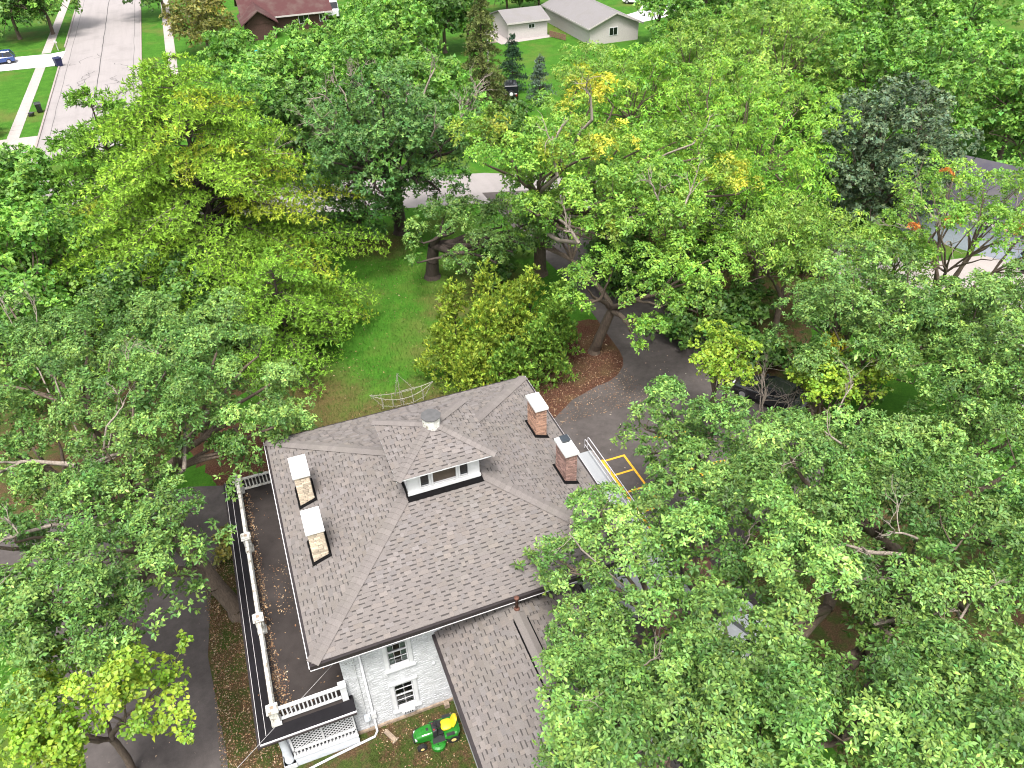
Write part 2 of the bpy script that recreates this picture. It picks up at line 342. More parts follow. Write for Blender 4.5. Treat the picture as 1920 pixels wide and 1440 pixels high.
# asphalt
sheet('asphalt_drive_left', [(-11.5, -15), (-4.5, -15), (-4.35, 2), (-4.75, 7), (-4.2, 11.8), (-3.4, 12.8), (-2.4, 13.4), (-2.3, 16.9), (-3.0, 18.0), (-5, 18.7), (-12, 19), (-26, 22), (-27, 15), (-12, 13)], 0.016, M['asphalt'])
lot = [(13.0, -3), (13.0, 14.2), (15.6, 15.6), (18.2, 17.4), (20.3, 18.1)] + [(20.3 + 3.2 * math.sin(t), 21.3 - 3.2 * math.cos(t)) for t in (0.3, 0.6, 0.9, 1.2, 1.5)] + \
      [(23.7, 24), (24.2, 30), (23.6, 40), (23.5, 49.5), (28.5, 48), (28.8, 38), (29.2, 29), (29.4, 22.5), (30, 17), (30.5, 8), (28, 5.5), (20.5, 3.2), (20, -3)]
sheet('parking_lot', lot, 0.018, M['asphalt'])
# concrete street on the left, its gutter joints and kerbs, and the cross street
sheet('street', [(-18.0, 76), (-7.1, 76), (-6.3, 230), (-17.2, 230)], 0.012, M['street'])
mb = MB()
for x0, x1 in ((-18.0, -17.2), (-7.1, -6.3)):
    s = -1 if x0 < -10 else 1
    for k in range(45):
        y0, y1 = 76 + k * 3.4, 76 + k * 3.4 + 3.38
        f = lambda y: x0 + (x1 - x0) * (y - 76) / 154
        if x0 < -10 and 116.5 < y0 < 124: continue
        mb.add([(f(y0) - (0.22 if s < 0 else 0), y0, 0), (f(y0) + (0.22 if s > 0 else 0), y0, 0), (f(y1) + (0.22 if s > 0 else 0), y1, 0), (f(y1) - (0.22 if s < 0 else 0), y1, 0),
                (f(y0) - (0.22 if s < 0 else 0), y0, .13), (f(y0) + (0.22 if s > 0 else 0), y0, .13), (f(y1) + (0.22 if s > 0 else 0), y1, .13), (f(y1) - (0.22 if s < 0 else 0), y1, .13)],
               [(4, 5, 6, 7), (0, 1, 5, 4), (1, 2, 6, 5), (2, 3, 7, 6), (3, 0, 4, 7)])
tag(mb.build('kerb', M['curb']), kind='structure')
mb = MB(); rj = random.Random(5)
def strip(mb, pts, wd, z):
    for a, b in zip(pts[:-1], pts[1:]):
        d = Vector((b[0] - a[0], b[1] - a[1], 0)).normalized(); nn = Vector((-d.y, d.x, 0)) * wd / 2
        A, B = Vector((*a, z)), Vector((*b, z)); mb.quad(A - nn, B - nn, B + nn, A + nn)
for off in (-17.0, -12.6, -8.0):
    strip(mb, [(off + 0.0052 * (y - 76) + rj.uniform(-.05, .05), y) for y in range(77, 200, 3)], 0.10 if off == -12.6 else 0.05, 0.019)
for k in range(9):
    x, y = rj.uniform(-17, -9), rj.uniform(98, 118); p = [(x, y)]
    for _ in range(rj.randint(4, 8)):
        x += rj.uniform(-.9, .9); y += rj.uniform(-.3, 1.3); p.append((x, y))
    strip(mb, p, 0.07, 0.021)
tag(mb.build('street_crack_lines', M['tar']), kind='structure')
def ribbon(c, wd):
    L, Rr = [], []
    for i, p in enumerate(c):
        a, b = c[max(i - 1, 0)], c[min(i + 1, len(c) - 1)]; d = Vector((b[0] - a[0], b[1] - a[1])).normalized()
        L.append((p[0] - d.y * wd / 2, p[1] + d.x * wd / 2)); Rr.append((p[0] + d.y * wd / 2, p[1] - d.x * wd / 2))
    return L, Rr
cs = [(-30, 71), (-14, 66), (0, 58.5), (12, 54), (24, 50.6), (34, 45), (42, 35), (48, 24), (50.5, 14), (49, 2), (44, -20)]
mb = MB(); L, Rr = ribbon(cs, 7.2)
for i in range(len(cs) - 1): mb.quad((*L[i], .009), (*Rr[i], .009), (*Rr[i + 1], .009), (*L[i + 1], .009))
tag(mb.build('cross_street', M['street']), kind='structure')
sheet('house_driveway_right', [(42.0, 20.0), (43.5, 17.5), (57, 16.2), (62, 19), (60, 21), (47, 23)], 0.016, M['walk'])
mb = MB(); wk = [(47.5, 8.6), (45.2, 7.6), (43, 4), (41.5, -2)]; L, Rr = ribbon(wk, 1.4)
for i in range(len(wk) - 1): mb.quad((*L[i], .022), (*Rr[i], .022), (*Rr[i + 1], .022), (*L[i + 1], .022))
tag(mb.build('footpath_right', M['walk']), kind='structure')
# sidewalks with slab joints
def slabs(name, x0, x1, y0, y1, step, z=0.03, skip=None, dx=0.0):
    root = None; mb = MB(); y = y0
    while y < y1:
        if not (skip and skip[0] < y < skip[1]):
            ox = dx * (y - y0)
            mb.box(x0 + ox, x1 + ox, y + .015, y + step - .015, 0.0, z + rj.uniform(-.004, .004))
        y += step
    return tag(mb.build(name, M['walk']), kind='structure')
slabs('sidewalk_left', -21.6, -20.3, 78, 200, 1.5, skip=(117, 124.4), dx=0.014)
slabs('sidewalk_right', -3.4, -2.0, 100, 200, 1.5, dx=0.006)
sheet('concrete_driveway', [(-40, 117.6), (-18.0, 116.2), (-17.6, 124.6), (-19.6, 123.8), (-40, 125.4)], 0.040, M['drive'])
sheet('concrete_apron', [(-30, 86), (-18.1, 85.2), (-18.2, 80), (-30, 80)], 0.036, M['walk'])
sheet('far_driveway', [(64, 100), (80, 104), (90, 118), (84, 122), (72, 108), (63, 104)], 0.014, M['drive'])
sheet('shed_apron', [(44.0, 98.6), (52.6, 99.3), (52.6, 101), (44.6, 108), (43.2, 108)], 0.018, M['walk'])
# yellow parking lines
mb = MB()
for a, b, wd in (((17.5, 11.75), (17.5, 4.0), .16), ((17.5, 11.6), (18.85, 11.6), .13), ((17.5, 10.35), (18.85, 10.35), .13), ((17.5, 8.9), (18.85, 8.9), .13), ((17.5, 7.3), (18.85, 7.3), .13), ((18.85, 11.66), (18.85, 5.8), .13),
                 ((21.4, 10.2), (22.3, 8.2), .13), ((21.0, 12.3), (23.5, 12.0), .13), ((21.2, 9.3), (24, 9.0), .13)):
    strip(mb, [a, b], wd, 0.024 + 0.004 * len(mb.f) / 10)
tag(mb.build('parking_line_marking', M['yellow']), kind='structure')

# ------------------------------------------------------------------ the house
EZ, K, HW, HD, OV = 6.85, 0.37, 13.0, 12.5, 0.85
house = tag(empty('house', (0, 0, 0)), 'white painted brick house with grey hipped shingle roof, four chimneys and a roof lantern', 'house')
rs = random.Random(21)
EXP = 0.168
UNIT = None
class Shingles:
    """courses of laminated shingles laid on one slope: raised tabs over shade bands"""
    def __init__(s): s.tabs = MB(); s.band = MB(); s.single = []
    def slope(s, P0, U, V, ur, vmax, pick=None):
        P0, U, V = Vector(P0), Vector(U).normalized(), Vector(V).normalized(); N = U.cross(V)
        if N.z < 0: N = -N
        nc = int(vmax / EXP)
        for i in range(nc):
            v = i * EXP; a, b = ur(v + EXP * .5); u = a - rs.uniform(0, .4)
            while u < b:
                wt = rs.choice((.14, .2, .28, .36)) * rs.uniform(.85, 1.15); wg = rs.choice((.13, .19, .27)) * rs.uniform(.85, 1.2)
                u0, u1 = max(u, a), min(u + wt, b)
                if u1 - u0 > .04:
                    if pick and pick(u0, v, u1 - u0): s.single.append((P0 + U * u0 + V * v, U, V, N, u1 - u0))
                    else:
                        t = rs.choice((.93, .97, 1.0, 1.03, 1.08, 1.14)) * rs.uniform(.96, 1.04); wm = rs.uniform(-.02, .025)
                        c = (t * (1 + wm), t, t * (1 - wm * 1.5))
                        p = lambda x, y, h: P0 + U * x + V * y + N * h
                        s.tabs.add([p(u0, v, .006), p(u1, v, .006), p(u1, v + EXP + .01, .006), p(u0, v + EXP + .01, .006), p(u0, v, .026), p(u1, v, .026), p(u1, v + EXP + .01, .010), p(u0, v + EXP + .01, .010)],
                                   [(4, 5, 6, 7), (0, 1, 5, 4), (1, 2, 6, 5), (3, 0, 4, 7)], c)
                g0, g1 = max(u + wt, a), min(u + wt + wg, b)
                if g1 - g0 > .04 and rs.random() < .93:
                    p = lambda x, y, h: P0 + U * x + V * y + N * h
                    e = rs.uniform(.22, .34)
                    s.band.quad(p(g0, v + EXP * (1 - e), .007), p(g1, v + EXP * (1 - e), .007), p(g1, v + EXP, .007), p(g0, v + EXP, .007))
                u += wt + wg
    def build(s, parent, kids=True):
        o = s.tabs.build('shingle_field', M['shingle'], parent, kind='stuff')
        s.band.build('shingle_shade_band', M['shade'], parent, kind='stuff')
        global UNIT
        if UNIT is None and s.single:
            UNIT = bpy.data.meshes.new('shingle')
            UNIT.from_pydata([(0, 0, .006), (1, 0, .006), (1, EXP + .01, .006), (0, EXP + .01, .006), (0, 0, .027), (1, 0, .027), (1, EXP + .01, .010), (0, EXP + .01, .010)], [],
                             [(4, 5, 6, 7), (0, 1, 5, 4), (1, 2, 6, 5), (3, 0, 4, 7)]); UNIT.materials.append(M['shingle_one']); UNIT.update()
        for P, U, V, N, wd in s.single:
            q = link('shingle', UNIT, parent); Mx = Matrix((U, V, N)).transposed().to_4x4(); Mx.translation = P
            q.matrix_local = Mx @ Matrix.Diagonal((wd, 1, 1, 1))
def hip_caps(parent, a, b, wd=.52, step=.24):
    a, b = Vector(a), Vector(b); d = (b - a).normalized(); n = int((b - a).length / step); mb = MB()
    side = d.cross(Vector((0, 0, 1))).normalized(); up = side.cross(d).normalized()
    for i in range(n):
        p = a + d * (i * step); t = rs.choice((.96, 1.0, 1.0, 1.03, 1.09)); c = (t, t, t)
        o0, o1 = up * .042, up * .030; q = p + d * (step + .04); dr = up * (-.13)
        mb.add([p - side * wd / 2 + o0 + dr * .5, p + o0 + up * .012, p + side * wd / 2 + o0 + dr * .5, q - side * wd / 2 + o1 + dr * .5, q + o1, q + side * wd / 2 + o1 + dr * .5],
               [(0, 1, 4, 3), (1, 2, 5, 4)], c)
        mb.add([p - side * wd / 2 + o0 + dr * .5, p + o0 + up * .012, p + side * wd / 2 + o0 + dr * .5, p + dr * .5 - side * wd / 2, p + side * wd / 2 + dr * .5], [(0, 3, 4, 2, 1)], (.8, .8, .8))
    return mb.build('hip_cap', M['shingle'], parent, kind='stuff')

# --- walls
WX0, WX1, WY0, WY1 = OV, HW - OV, OV, HD - OV
def wall_with_holes(mb, x0, x1, z0, z1, y, holes, depth=.16):
    xs = sorted({x0, x1, *[h[0] for h in holes], *[h[1] for h in holes]}); zs = sorted({z0, z1, *[h[2] for h in holes], *[h[3] for h in holes]})
    for i in range(len(xs) - 1):
        for j in range(len(zs) - 1):
            cx, cz = (xs[i] + xs[i + 1]) / 2, (zs[j] + zs[j + 1]) / 2
            if any(h[0] < cx < h[1] and h[2] < cz < h[3] for h in holes): continue
            mb.quad((xs[i], y, zs[j]), (xs[i + 1], y, zs[j]), (xs[i + 1], y, zs[j + 1]), (xs[i], y, zs[j + 1]))
    for a, b, c, d in holes:
        mb.quad((a, y, c), (a, y, d), (a, y + depth, d), (a, y + depth, c)); mb.quad((b, y, c), (b, y + depth, c), (b, y + depth, d), (b, y, d))
        mb.quad((a, y, d), (b, y, d), (b, y + depth, d), (a, y + depth, d)); mb.quad((a, y, c), (a, y + depth, c), (b, y + depth, c), (b, y, c))
HOLES = [(2.62, 3.43, 3.70, 5.52), (2.62, 3.40, 0.76, 2.46)]
mb = MB(); wall_with_holes(mb, WX0, WX1, 0, 6.62, WY0, HOLES)
mb.quad((WX0, WY1, 0), (WX0, WY0, 0), (WX0, WY0, 6.62), (WX0, WY1, 6.62)); mb.quad((WX1, WY0, 0), (WX1, WY1, 0), (WX1, WY1, 6.62), (WX1, WY0, 6.62))
mb.quad((WX1, WY1, 0), (WX0, WY1, 0), (WX0, WY1, 6.62), (WX1, WY1, 6.62))
wall = mb.build('wall', M['wallp'], house)
# painted bricks, proud of their joints
mbk = MB(); singles = []
for r in range(int(6.3 / .078)):
    z0 = .16 + r * .078; off = (r % 2) * .11; x = WX0 + .02 - off
    while x < 4.93:
        a, b = max(x, WX0 + .012), min(x + .208, 4.93); x += .22
        if b - a < .05 or z0 > 6.45: continue
        if any(h[0] - .16 < b and a < h[1] + .16 and h[2] - .12 < z0 + .07 and z0 < h[3] + .14 for h in HOLES): continue
        pr = rs.uniform(.008, .030)
        if abs(b - a - .208) < .001 and len(singles) < 300 and rs.random() < .36 and 0.2 < z0 < 5.9: singles.append((a, z0, pr))
        else: mbk.box(a, b, WY0 - pr, WY0 - .002, z0, z0 + .066)
mbk.build('brick_field', M['wallp'], wall, kind='stuff')
bm_ = bpy.data.meshes.new('brick'); _t = MB().box(0, .208, -1, -.1, 0, .066); bm_.from_pydata(_t.v, [], _t.f); bm_.materials.append(M['brickw'])
for a, z0, pr in singles:
    q = link('brick', bm_, wall); q.location = (a, WY0, z0); q.scale = (1, pr, 1)
# foundation
mb = MB(); mb.box(WX0 - .0, 4.95, WY0 - .07, WY0 + .1, 0, .17)
for k in range(10): mb.box(WX0 + .05 + k * .4, WX0 + .43 + k * .4, WY0 - .09, WY0 - .06, .02, .15)
mb.build('foundation', M['found'], house)

def window(x0, x1, z0, z1, y, cols, curtain=True):
    wd = MB(); c = .15                                         # casing and head moulding
    wd.box(x0 - c, x0, y - .05, y + .02, z0 - .05, z1 + .02); wd.box(x1, x1 + c, y - .05, y + .02, z0 - .05, z1 + .02)
    wd.box(x0 - c, x1 + c, y - .055, y + .02, z1 + .02, z1 + .18); wd.box(x0 - c - .06, x1 + c + .06, y - .12, y + .02, z1 + .18, z1 + .24)
    o = wd.build('window', M['white'], house)
    MB().box(x0 - c - .06, x1 + c + .06, y - .13, y + .02, z0 - .12, z0 - .05).build('sill', M['white'], o)
    zm = (z0 + z1) / 2; g = y + .10
    for a, b, d in ((z0, zm + .02, 0.0), (zm - .02, z1, -.035)):
        s = MB(); yy = g + d
        s.box(x0, x0 + .05, yy - .025, yy + .02, a, b); s.box(x1 - .05, x1, yy - .025, yy + .02, a, b)
        s.box(x0 + .05, x1 - .05, yy - .025, yy + .02, a, a + .05); s.box(x0 + .05, x1 - .05, yy - .025, yy + .02, b - .05, b)
        s.build('sash', M['white'], o)
        for k in range(1, cols):
            xx = x0 + (x1 - x0) * k / cols; MB().box(xx - .007, xx + .007, yy - .018, yy + .01, a + .05, b - .05).build('muntin', M['white'], o)
        zz = (a + b) / 2; MB().box(x0 + .05, x1 - .05, yy - .016, yy + .008, zz - .007, zz + .007).build('muntin', M['white'], o)
        MB().quad((x0 + .05, yy + .012, a + .05), (x1 - .05, yy + .012, a + .05), (x1 - .05, yy + .012, b - .05), (x0 + .05, yy + .012, b - .05)).build('pane', M['glasst'], o)
    MB().quad((x0 - .05, y + .3, z0 - .05), (x1 + .05, y + .3, z0 - .05), (x1 + .05, y + .3, z1 + .05), (x0 - .05, y + .3, z1 + .05)).build('dark_interior', M['room'], o)
    if curtain:
        for a, b in ((x0 + .03, x0 + .24), (x1 - .28, x1 - .03)):
            c_ = MB(); n = 12
            for k in range(n):
                u0, u1 = a + (b - a) * k / n, a + (b - a) * (k + 1) / n
                c_.quad((u0, y + .13 + .02 * (k % 2), z0 + .05), (u1, y + .13 + .02 * ((k + 1) % 2), z0 + .05), (u1, y + .13 + .02 * ((k + 1) % 2), z1 - .03), (u0, y + .13 + .02 * (k % 2), z1 - .03))
            c_.build('curtain', M['curtain'], o)
    return o
m_, n_, l_, p_ = new_mat('clear_pane'); p_.inputs['Base Color'].default_value = (0.6, 0.66, 0.64, 1); p_.inputs['Roughness'].default_value = 0.02
_tr = n_.new('ShaderNodeBsdfTransparent'); _gl = n_.new('ShaderNodeBsdfGlossy'); _gl.inputs['Roughness'].default_value = 0.03
_lw = n_.new('ShaderNodeFresnel'); _lw.inputs[0].default_value = 1.5; _mx = n_.new('ShaderNodeMixShader')
l_.new(_lw.outputs[0], _mx.inputs[0]); l_.new(_tr.outputs[0], _mx.inputs[1]); l_.new(_gl.outputs[0], _mx.inputs[2]); l_.new(_mx.outputs[0], n_['Material Output'].inputs[0])
M['glasst'] = m_
window(*HOLES[0], WY0, 3); w1 = window(*HOLES[1], WY0, 2, False)
ac = MB(); ac.box(2.74, 3.3, .60, .84, .62, .80); ac.box(2.78, 3.26, .585, .60, .65, .77); ac.build('window_unit', M['white'], w1, bevel=.01)
a2 = MB(); [a2.box(2.84 + .1 * k, 2.9 + .1 * k, .575, .586, .66, .76) for k in range(4)]; a2.build('louver', M['darkgrey'], w1)

# --- eaves, fascia, gutters
mb = MB(); mb.quad((0, 0, 6.62), (HW, 0, 6.62), (HW, HD, 6.62), (0, HD, 6.62)); mb.build('soffit', M['white'], house)
g = MB(); h0, h1 = 6.63, 6.83
for x0, x1, y0, y1 in ((-.10, HW + .10, -.12, -.003), (-.10, HW + .10, HD + .003, HD + .12), (-.12, -.003, 0, HD), (HW + .003, HW + .12, 0, HD)):
    g.box(x0, x1, y0, y1, h0, h1)
g.build('gutter', M['gutter'], house)
g = MB(); g.box(-.12, HW + .12, -.130, -.105, 6.595, 6.628); g.box(-.150, -.123, -.12, HD + .12, 6.72, 6.76); g.box(HW + .123, HW + .145, -.12, HD + .12, 6.76, 6.80)
g.build('gutter_lip', M['drip'], house)

# --- main roof
RX0, RX1, RY = HD / 2, HW - HD / 2, HD / 2; AP = EZ + K * HD / 2
deck = MB(); e = -.02
deck.add([(e, e, EZ), (HW - e, e, EZ), (HW - e, HD - e, EZ), (e, HD - e, EZ), (RX0, RY, AP), (RX1, RY, AP)], [(0, 1, 5, 4), (1, 2, 5), (2, 3, 4, 5), (3, 0, 4), (0, 3, 2, 1)])
roof = deck.build('roof', M['shingle_plain'] if 'shingle_plain' in M else shingle_mat('shingle_deck', tintmul=False), house)
sl_ = math.sqrt(1 + K * K); vm = HD / 2 * sl_
sh = Shingles(); cnt = [0]
def pick(u, v, wd):
    if v < 2.0 and wd > .16 and 0.5 < u < 9.0 and cnt[0] < 300 and rs.random() < .72: cnt[0] += 1; return True
    return False
up = lambda dx, dy: (dx / sl_, dy / sl_, K / sl_)
sh.slope((0, 0, EZ), (1, 0, 0), up(0, 1), lambda v: (v / sl_, HW - v / sl_), vm, pick)
sh.slope((HW, 0, EZ), (0, 1, 0), up(-1, 0), lambda v: (v / sl_, HD - v / sl_), vm)
sh.slope((HW, HD, EZ), (-1, 0, 0), up(0, -1), lambda v: (v / sl_, HW - v / sl_), vm)
sh.slope((0, HD, EZ), (0, -1, 0), up(1, 0), lambda v: (v / sl_, HD - v / sl_), vm)
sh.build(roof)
for c, t in (((0, 0), (RX0, RY)), ((HW, 0), (RX1, RY)), ((HW, HD), (RX1, RY)), ((0, HD), (RX0, RY))): hip_caps(roof, (*c, EZ + .02), (*t, AP + .02))

# --- roof lantern
CX0, CX1, CY0, CY1 = 4.98, 8.0, 4.76, 7.86
QX0, QX1, QY0, QY1, QZ = 4.53, 8.62, 4.38, 8.24, 9.98
cz0 = EZ + K * CY0 - .25
cup = MB()
HC = [(5.53, 5.86, 8.96, 9.74), (6.04, 7.00, 8.96, 9.74), (7.17, 7.50, 8.96, 9.74)]
wall_with_holes(cup, CX0, CX1, cz0, QZ - .02, CY0, HC, .1)
cup.quad((CX0, CY1, cz0), (CX0, CY0, cz0), (CX0, CY0, QZ), (CX0, CY1, QZ)); cup.quad((CX1, CY0, cz0), (CX1, CY1, cz0), (CX1, CY1, QZ), (CX1, CY0, QZ)); cup.quad((CX1, CY1, cz0), (CX0, CY1, cz0), (CX0, CY1, QZ), (CX1, CY1, QZ))
lantern = cup.build('roof_lantern', M['wornl'] if 'wornl' in M else M['white'], house)
t = MB()
for a, b, c, d in HC:
    for q in ((a - .07, a, c - .06, d + .06), (b, b + .07, c - .06, d + .06), (a, b, c - .06, c), (a, b, d, d + .06)): t.box(q[0], q[1], CY0 - .03, CY0 + .02, q[2], q[3])
t.box(CX0 - .02, CX1 + .02, CY0 - .07, CY0 - .001, 8.70, 8.86); t.box(CX0 + .005, CX0 + .03, CY0 - .02, CY0 + .03, 8.93, 9.9); t.box(5.46, 5.485, CY0 - .02, CY0 + .01, 8.93, 9.7)
t.build('window_casing', M['white'], lantern)
for i, (a, b, c, d) in enumerate(HC): MB().quad((a, CY0 + .08, c), (b, CY0 + .08, c), (b, CY0 + .08, d), (a, CY0 + .08, d)).build('pane', M['brownblind'] if i == 1 else M['glass'], lantern)
t = MB(); t.quad((CX0 - .3, CY0 - .3, QZ - .055), (CX1 + .3, CY0 - .3, QZ - .055), (CX1 + .3, CY1 + .3, QZ - .055), (CX0 - .3, CY1 + .3, QZ - .055))
t.box(QX0, QX1, QY0, QY0 + .03, QZ - .06, QZ - .008); t.box(QX0, QX1, QY1 - .03, QY1, QZ - .06, QZ - .008); t.box(QX0, QX0 + .03, QY0 + .03, QY1 - .03, QZ - .06, QZ - .008); t.box(QX1 - .03, QX1, QY0 + .03, QY1 - .03, QZ - .06, QZ - .008)
t.build('lantern_eave', M['white'], lantern)
t = MB(); fx = .10                                             # tar flashing round the foot
def zroof(x, y): return EZ + K * min(x, HW - x, y, HD - y)
t.add([(CX0 - .06, CY0 - .05, zroof(CX0, CY0) + .13), (CX1 + .06, CY0 - .05, zroof(CX1, CY0) + .13), (CX1 + .10, CY0 - .24, zroof(CX1, CY0 - .24) + .03), (CX0 - .10, CY0 - .24, zroof(CX0, CY0 - .24) + .03)], [(0, 3, 2, 1)])
t.add([(CX0 - .05, CY0 - .06, zroof(CX0, CY0) + .28), (CX0 - .05, CY1, zroof(CX0, CY0) + .55), (CX0 - .09, CY1, zroof(CX0, CY0)), (CX0 - .12, CY0 - .16, zroof(CX0, CY0) - .06)], [(0, 1, 2, 3)])
t.add([(CX1 + .05, CY0 - .05, zroof(CX1, CY0) + .28), (CX1 + .05, CY1, zroof(CX1, CY0) + .28), (CX1 + .14, CY1, zroof(CX1, CY0)), (CX1 + .14, CY0 - .16, zroof(CX1, CY0) - .04)], [(0, 3, 2, 1)])
t.build('flashing', M['tarflash'], lantern)
qk = .40; qcx, qcy = (QX0 + QX1) / 2, (QY0 + QY1) / 2; hx, hy = (QX1 - QX0) / 2, (QY1 - QY0) / 2; qa = QZ + qk * hy
mb = MB(); mb.add([(QX0, QY0, QZ), (QX1, QY0, QZ), (QX1, QY1, QZ), (QX0, QY1, QZ), (qcx - .1, qcy, qa), (qcx + .1, qcy, qa)], [(0, 1, 5, 4), (1, 2, 5), (2, 3, 4, 5), (3, 0, 4)])
lroof = mb.build('lantern_roof', bpy.data.materials.get('shingle_deck'), house)
kx = (qa - QZ) / (hx - .1); sy = math.sqrt(1 + qk * qk); sx = math.sqrt(1 + kx * kx); s2 = Shingles()
fy = (hx - .1) / hy; fx2 = hy / (hx - .1)
s2.slope((QX0, QY0, QZ), (1, 0, 0), (0, 1 / sy, qk / sy), lambda v: (v / sy * fy, 2 * hx - v / sy * fy), hy * sy)
s2.slope((QX1, QY0, QZ), (0, 1, 0), (-1 / sx, 0, kx / sx), lambda v: (v / sx * fx2, 2 * hy - v / sx * fx2), (hx - .1) * sx)
s2.slope((QX1, QY1, QZ), (-1, 0, 0), (0, -1 / sy, qk / sy), lambda v: (v / sy * fy, 2 * hx - v / sy * fy), hy * sy)
s2.slope((QX0, QY1, QZ), (0, -1, 0), (1 / sx, 0, kx / sx), lambda v: (v / sx * fx2, 2 * hy - v / sx * fx2), (hx - .1) * sx)
s2.build(lroof)
for c in ((QX0, QY0), (QX1, QY0), (QX1, QY1), (QX0, QY1)): hip_caps(lroof, (*c, QZ + .02), (qcx + (.1 if c[0] > qcx else -.1), qcy, qa + .02), .40, .22)
vt = MB(); vt.lathe([(.36, 10.55), (.37, 11.08), (.40, 11.10), (.40, 11.14)], (qcx, qcy, 0), 8); vent = vt.build('roof_vent', M['ventw'], house)
MB().lathe([(.42, 11.141), (.42, 11.17), (.02, 11.20)], (qcx, qcy, 0), 8).build('lid', M['ventgrey'], vent)

# --- chimneys
ubox = bpy.data.meshes.new('chimney_brick'); _t = MB().box(-.5, .5, -.5, .5, -.5, .5); ubox.from_pydata(_t.v, [], _t.f); ubox.materials.append(M['brick'])
ubox2 = ubox.copy(); ubox2.materials[0] = M['brick2']
sbox = bpy.data.meshes.new('chimney_stone'); _t = MB()
_t.add([(-.5, -.5, -.5), (.5, -.5, -.5), (.5, .5, -.5), (-.5, .5, -.5), (-.48, -.47, .46), (.47, -.5, .5), (.5, .48, .47), (-.5, .5, .5)], [(0, 3, 2, 1), (4, 5, 6, 7), (0, 1, 5, 4), (1, 2, 6, 5), (2, 3, 7, 6), (3, 0, 4, 7)])
sbox.from_pydata(_t.v, [], _t.f); sbox.materials.append(M['stone'])
def chimney(cx, cy, wx, wy, ztop, kind, label, capw=.07):
    zb = min(zroof(cx - wx / 2, cy), zroof(cx + wx / 2, cy)) - .1; zc = ztop - .16
    o = MB().box(cx - wx / 2 + .03, cx + wx / 2 - .03, cy - wy / 2 + .03, cy + wy / 2 - .03, zb, zc).build('chimney', M['stonem'] if kind == 'stone' else M['mortar'], house)
    o['label'] = label
    z = zb; r = 0
    while z < zc - .03:
        hh = .072 if kind != 'stone' else rs.uniform(.08, .125); hh = min(hh, zc - z)
        for face in range(4):
            L = wx if face % 2 == 0 else wy; u = -L / 2 + (.0 if face % 2 == 0 else .0) - ((r % 2) * .1 if kind != 'stone' else 0)
            while u < L / 2 - .01:
                ln = .2 if kind != 'stone' else rs.uniform(.14, .36); a, b = max(u, -L / 2), min(u + ln, L / 2)
                if kind == 'stone' and L / 2 - b < .1: b = L / 2; ln = b - u
                u += ln + .012
                if b - a < .03: continue
                m = (a + b) / 2; dpt = .06; pr = rs.uniform(0, .008 if kind != 'stone' else .022)
                x, y = ((cx + m, cy - wy / 2 + .03 - pr), (cx + wx / 2 - .03 + pr, cy + m), (cx - m, cy + wy / 2 - .03 + pr), (cx - wx / 2 + .03 - pr, cy - m))[face]
                zz = z + hh / 2
                if zz < zroof(x, y) - .06: continue
                q = link('stone' if kind == 'stone' else 'brick', sbox if kind == 'stone' else (ubox if kind == 'brick' else ubox2), o)
                q.location = (x, y, zz); q.scale = ((b - a - .006, dpt, hh - .018) if face % 2 == 0 else (dpt, b - a - .006, hh - .018))
        z += hh; r += 1
    cp = MB(); x0, x1, y0, y1 = cx - wx / 2 - capw, cx + wx / 2 + capw, cy - wy / 2 - capw, cy + wy / 2 + capw
    cp.add([(x0, y0, zc), (x1, y0, zc), (x1, y1, zc), (x0, y1, zc), (x0, y0, ztop - .04), (x1, y0, ztop - .04), (x1, y1, ztop - .04), (x0, y1, ztop - .04), (x0 + .05, y0 + .05, ztop), (x1 - .05, y0 + .05, ztop), (x1 - .05, y1 - .05, ztop), (x0 + .05, y1 - .05, ztop)],
           [(0, 3, 2, 1)] + [(i, (i + 1) % 4, 4 + (i + 1) % 4, 4 + i) for i in range(4)] + [(4 + i, 4 + (i + 1) % 4, 8 + (i + 1) % 4, 8 + i) for i in range(4)] + [(8, 9, 10, 11)])
    cp.build('cap', M['cap'], o)
    f = MB(); hx_, hy_ = wx / 2 + .045, wy / 2 + .045
    P = [(cx - hx_, cy - hy_), (cx + hx_, cy - hy_), (cx + hx_, cy + hy_), (cx - hx_, cy + hy_)]
    Q = [(cx - hx_ - .07, cy - hy_ - .09), (cx + hx_ + .07, cy - hy_ - .09), (cx + hx_ + .07, cy + hy_ + .07), (cx - hx_ - .07, cy + hy_ + .07)]
    f.add([(x, y, zroof(x, y) + .13) for x, y in P] + [(x, y, zroof(x, y) + .028) for x, y in Q], [(i, 4 + i, 4 + (i + 1) % 4, (i + 1) % 4) for i in range(4)])
    f.build('flashing', M['tarflash'], o)
    return o
chimney(1.17, 7.92, .58, 1.14, 8.98, 'stone', 'buff stone chimney, the farther of the two stone ones')
chimney(1.17, 4.70, .58, 1.14, 8.98, 'stone', 'buff stone chimney, the nearer of the two stone ones')
chimney(11.88, 8.00, .50, 1.06, 9.0, 'brick', 'orange red brick chimney with white cap')
c4 = chimney(11.90, 4.80, .50, 1.06, 9.0, 'brick2', 'dark red brick chimney with a dark flue lid on its cap')
t = MB(); t.box(11.78, 12.08, 4.9, 5.22, 9.0, 9.10); t.box(11.74, 12.12, 4.86, 5.26, 9.10, 9.16); t.build('flue_lid', M['slate'], c4, bevel=.02)

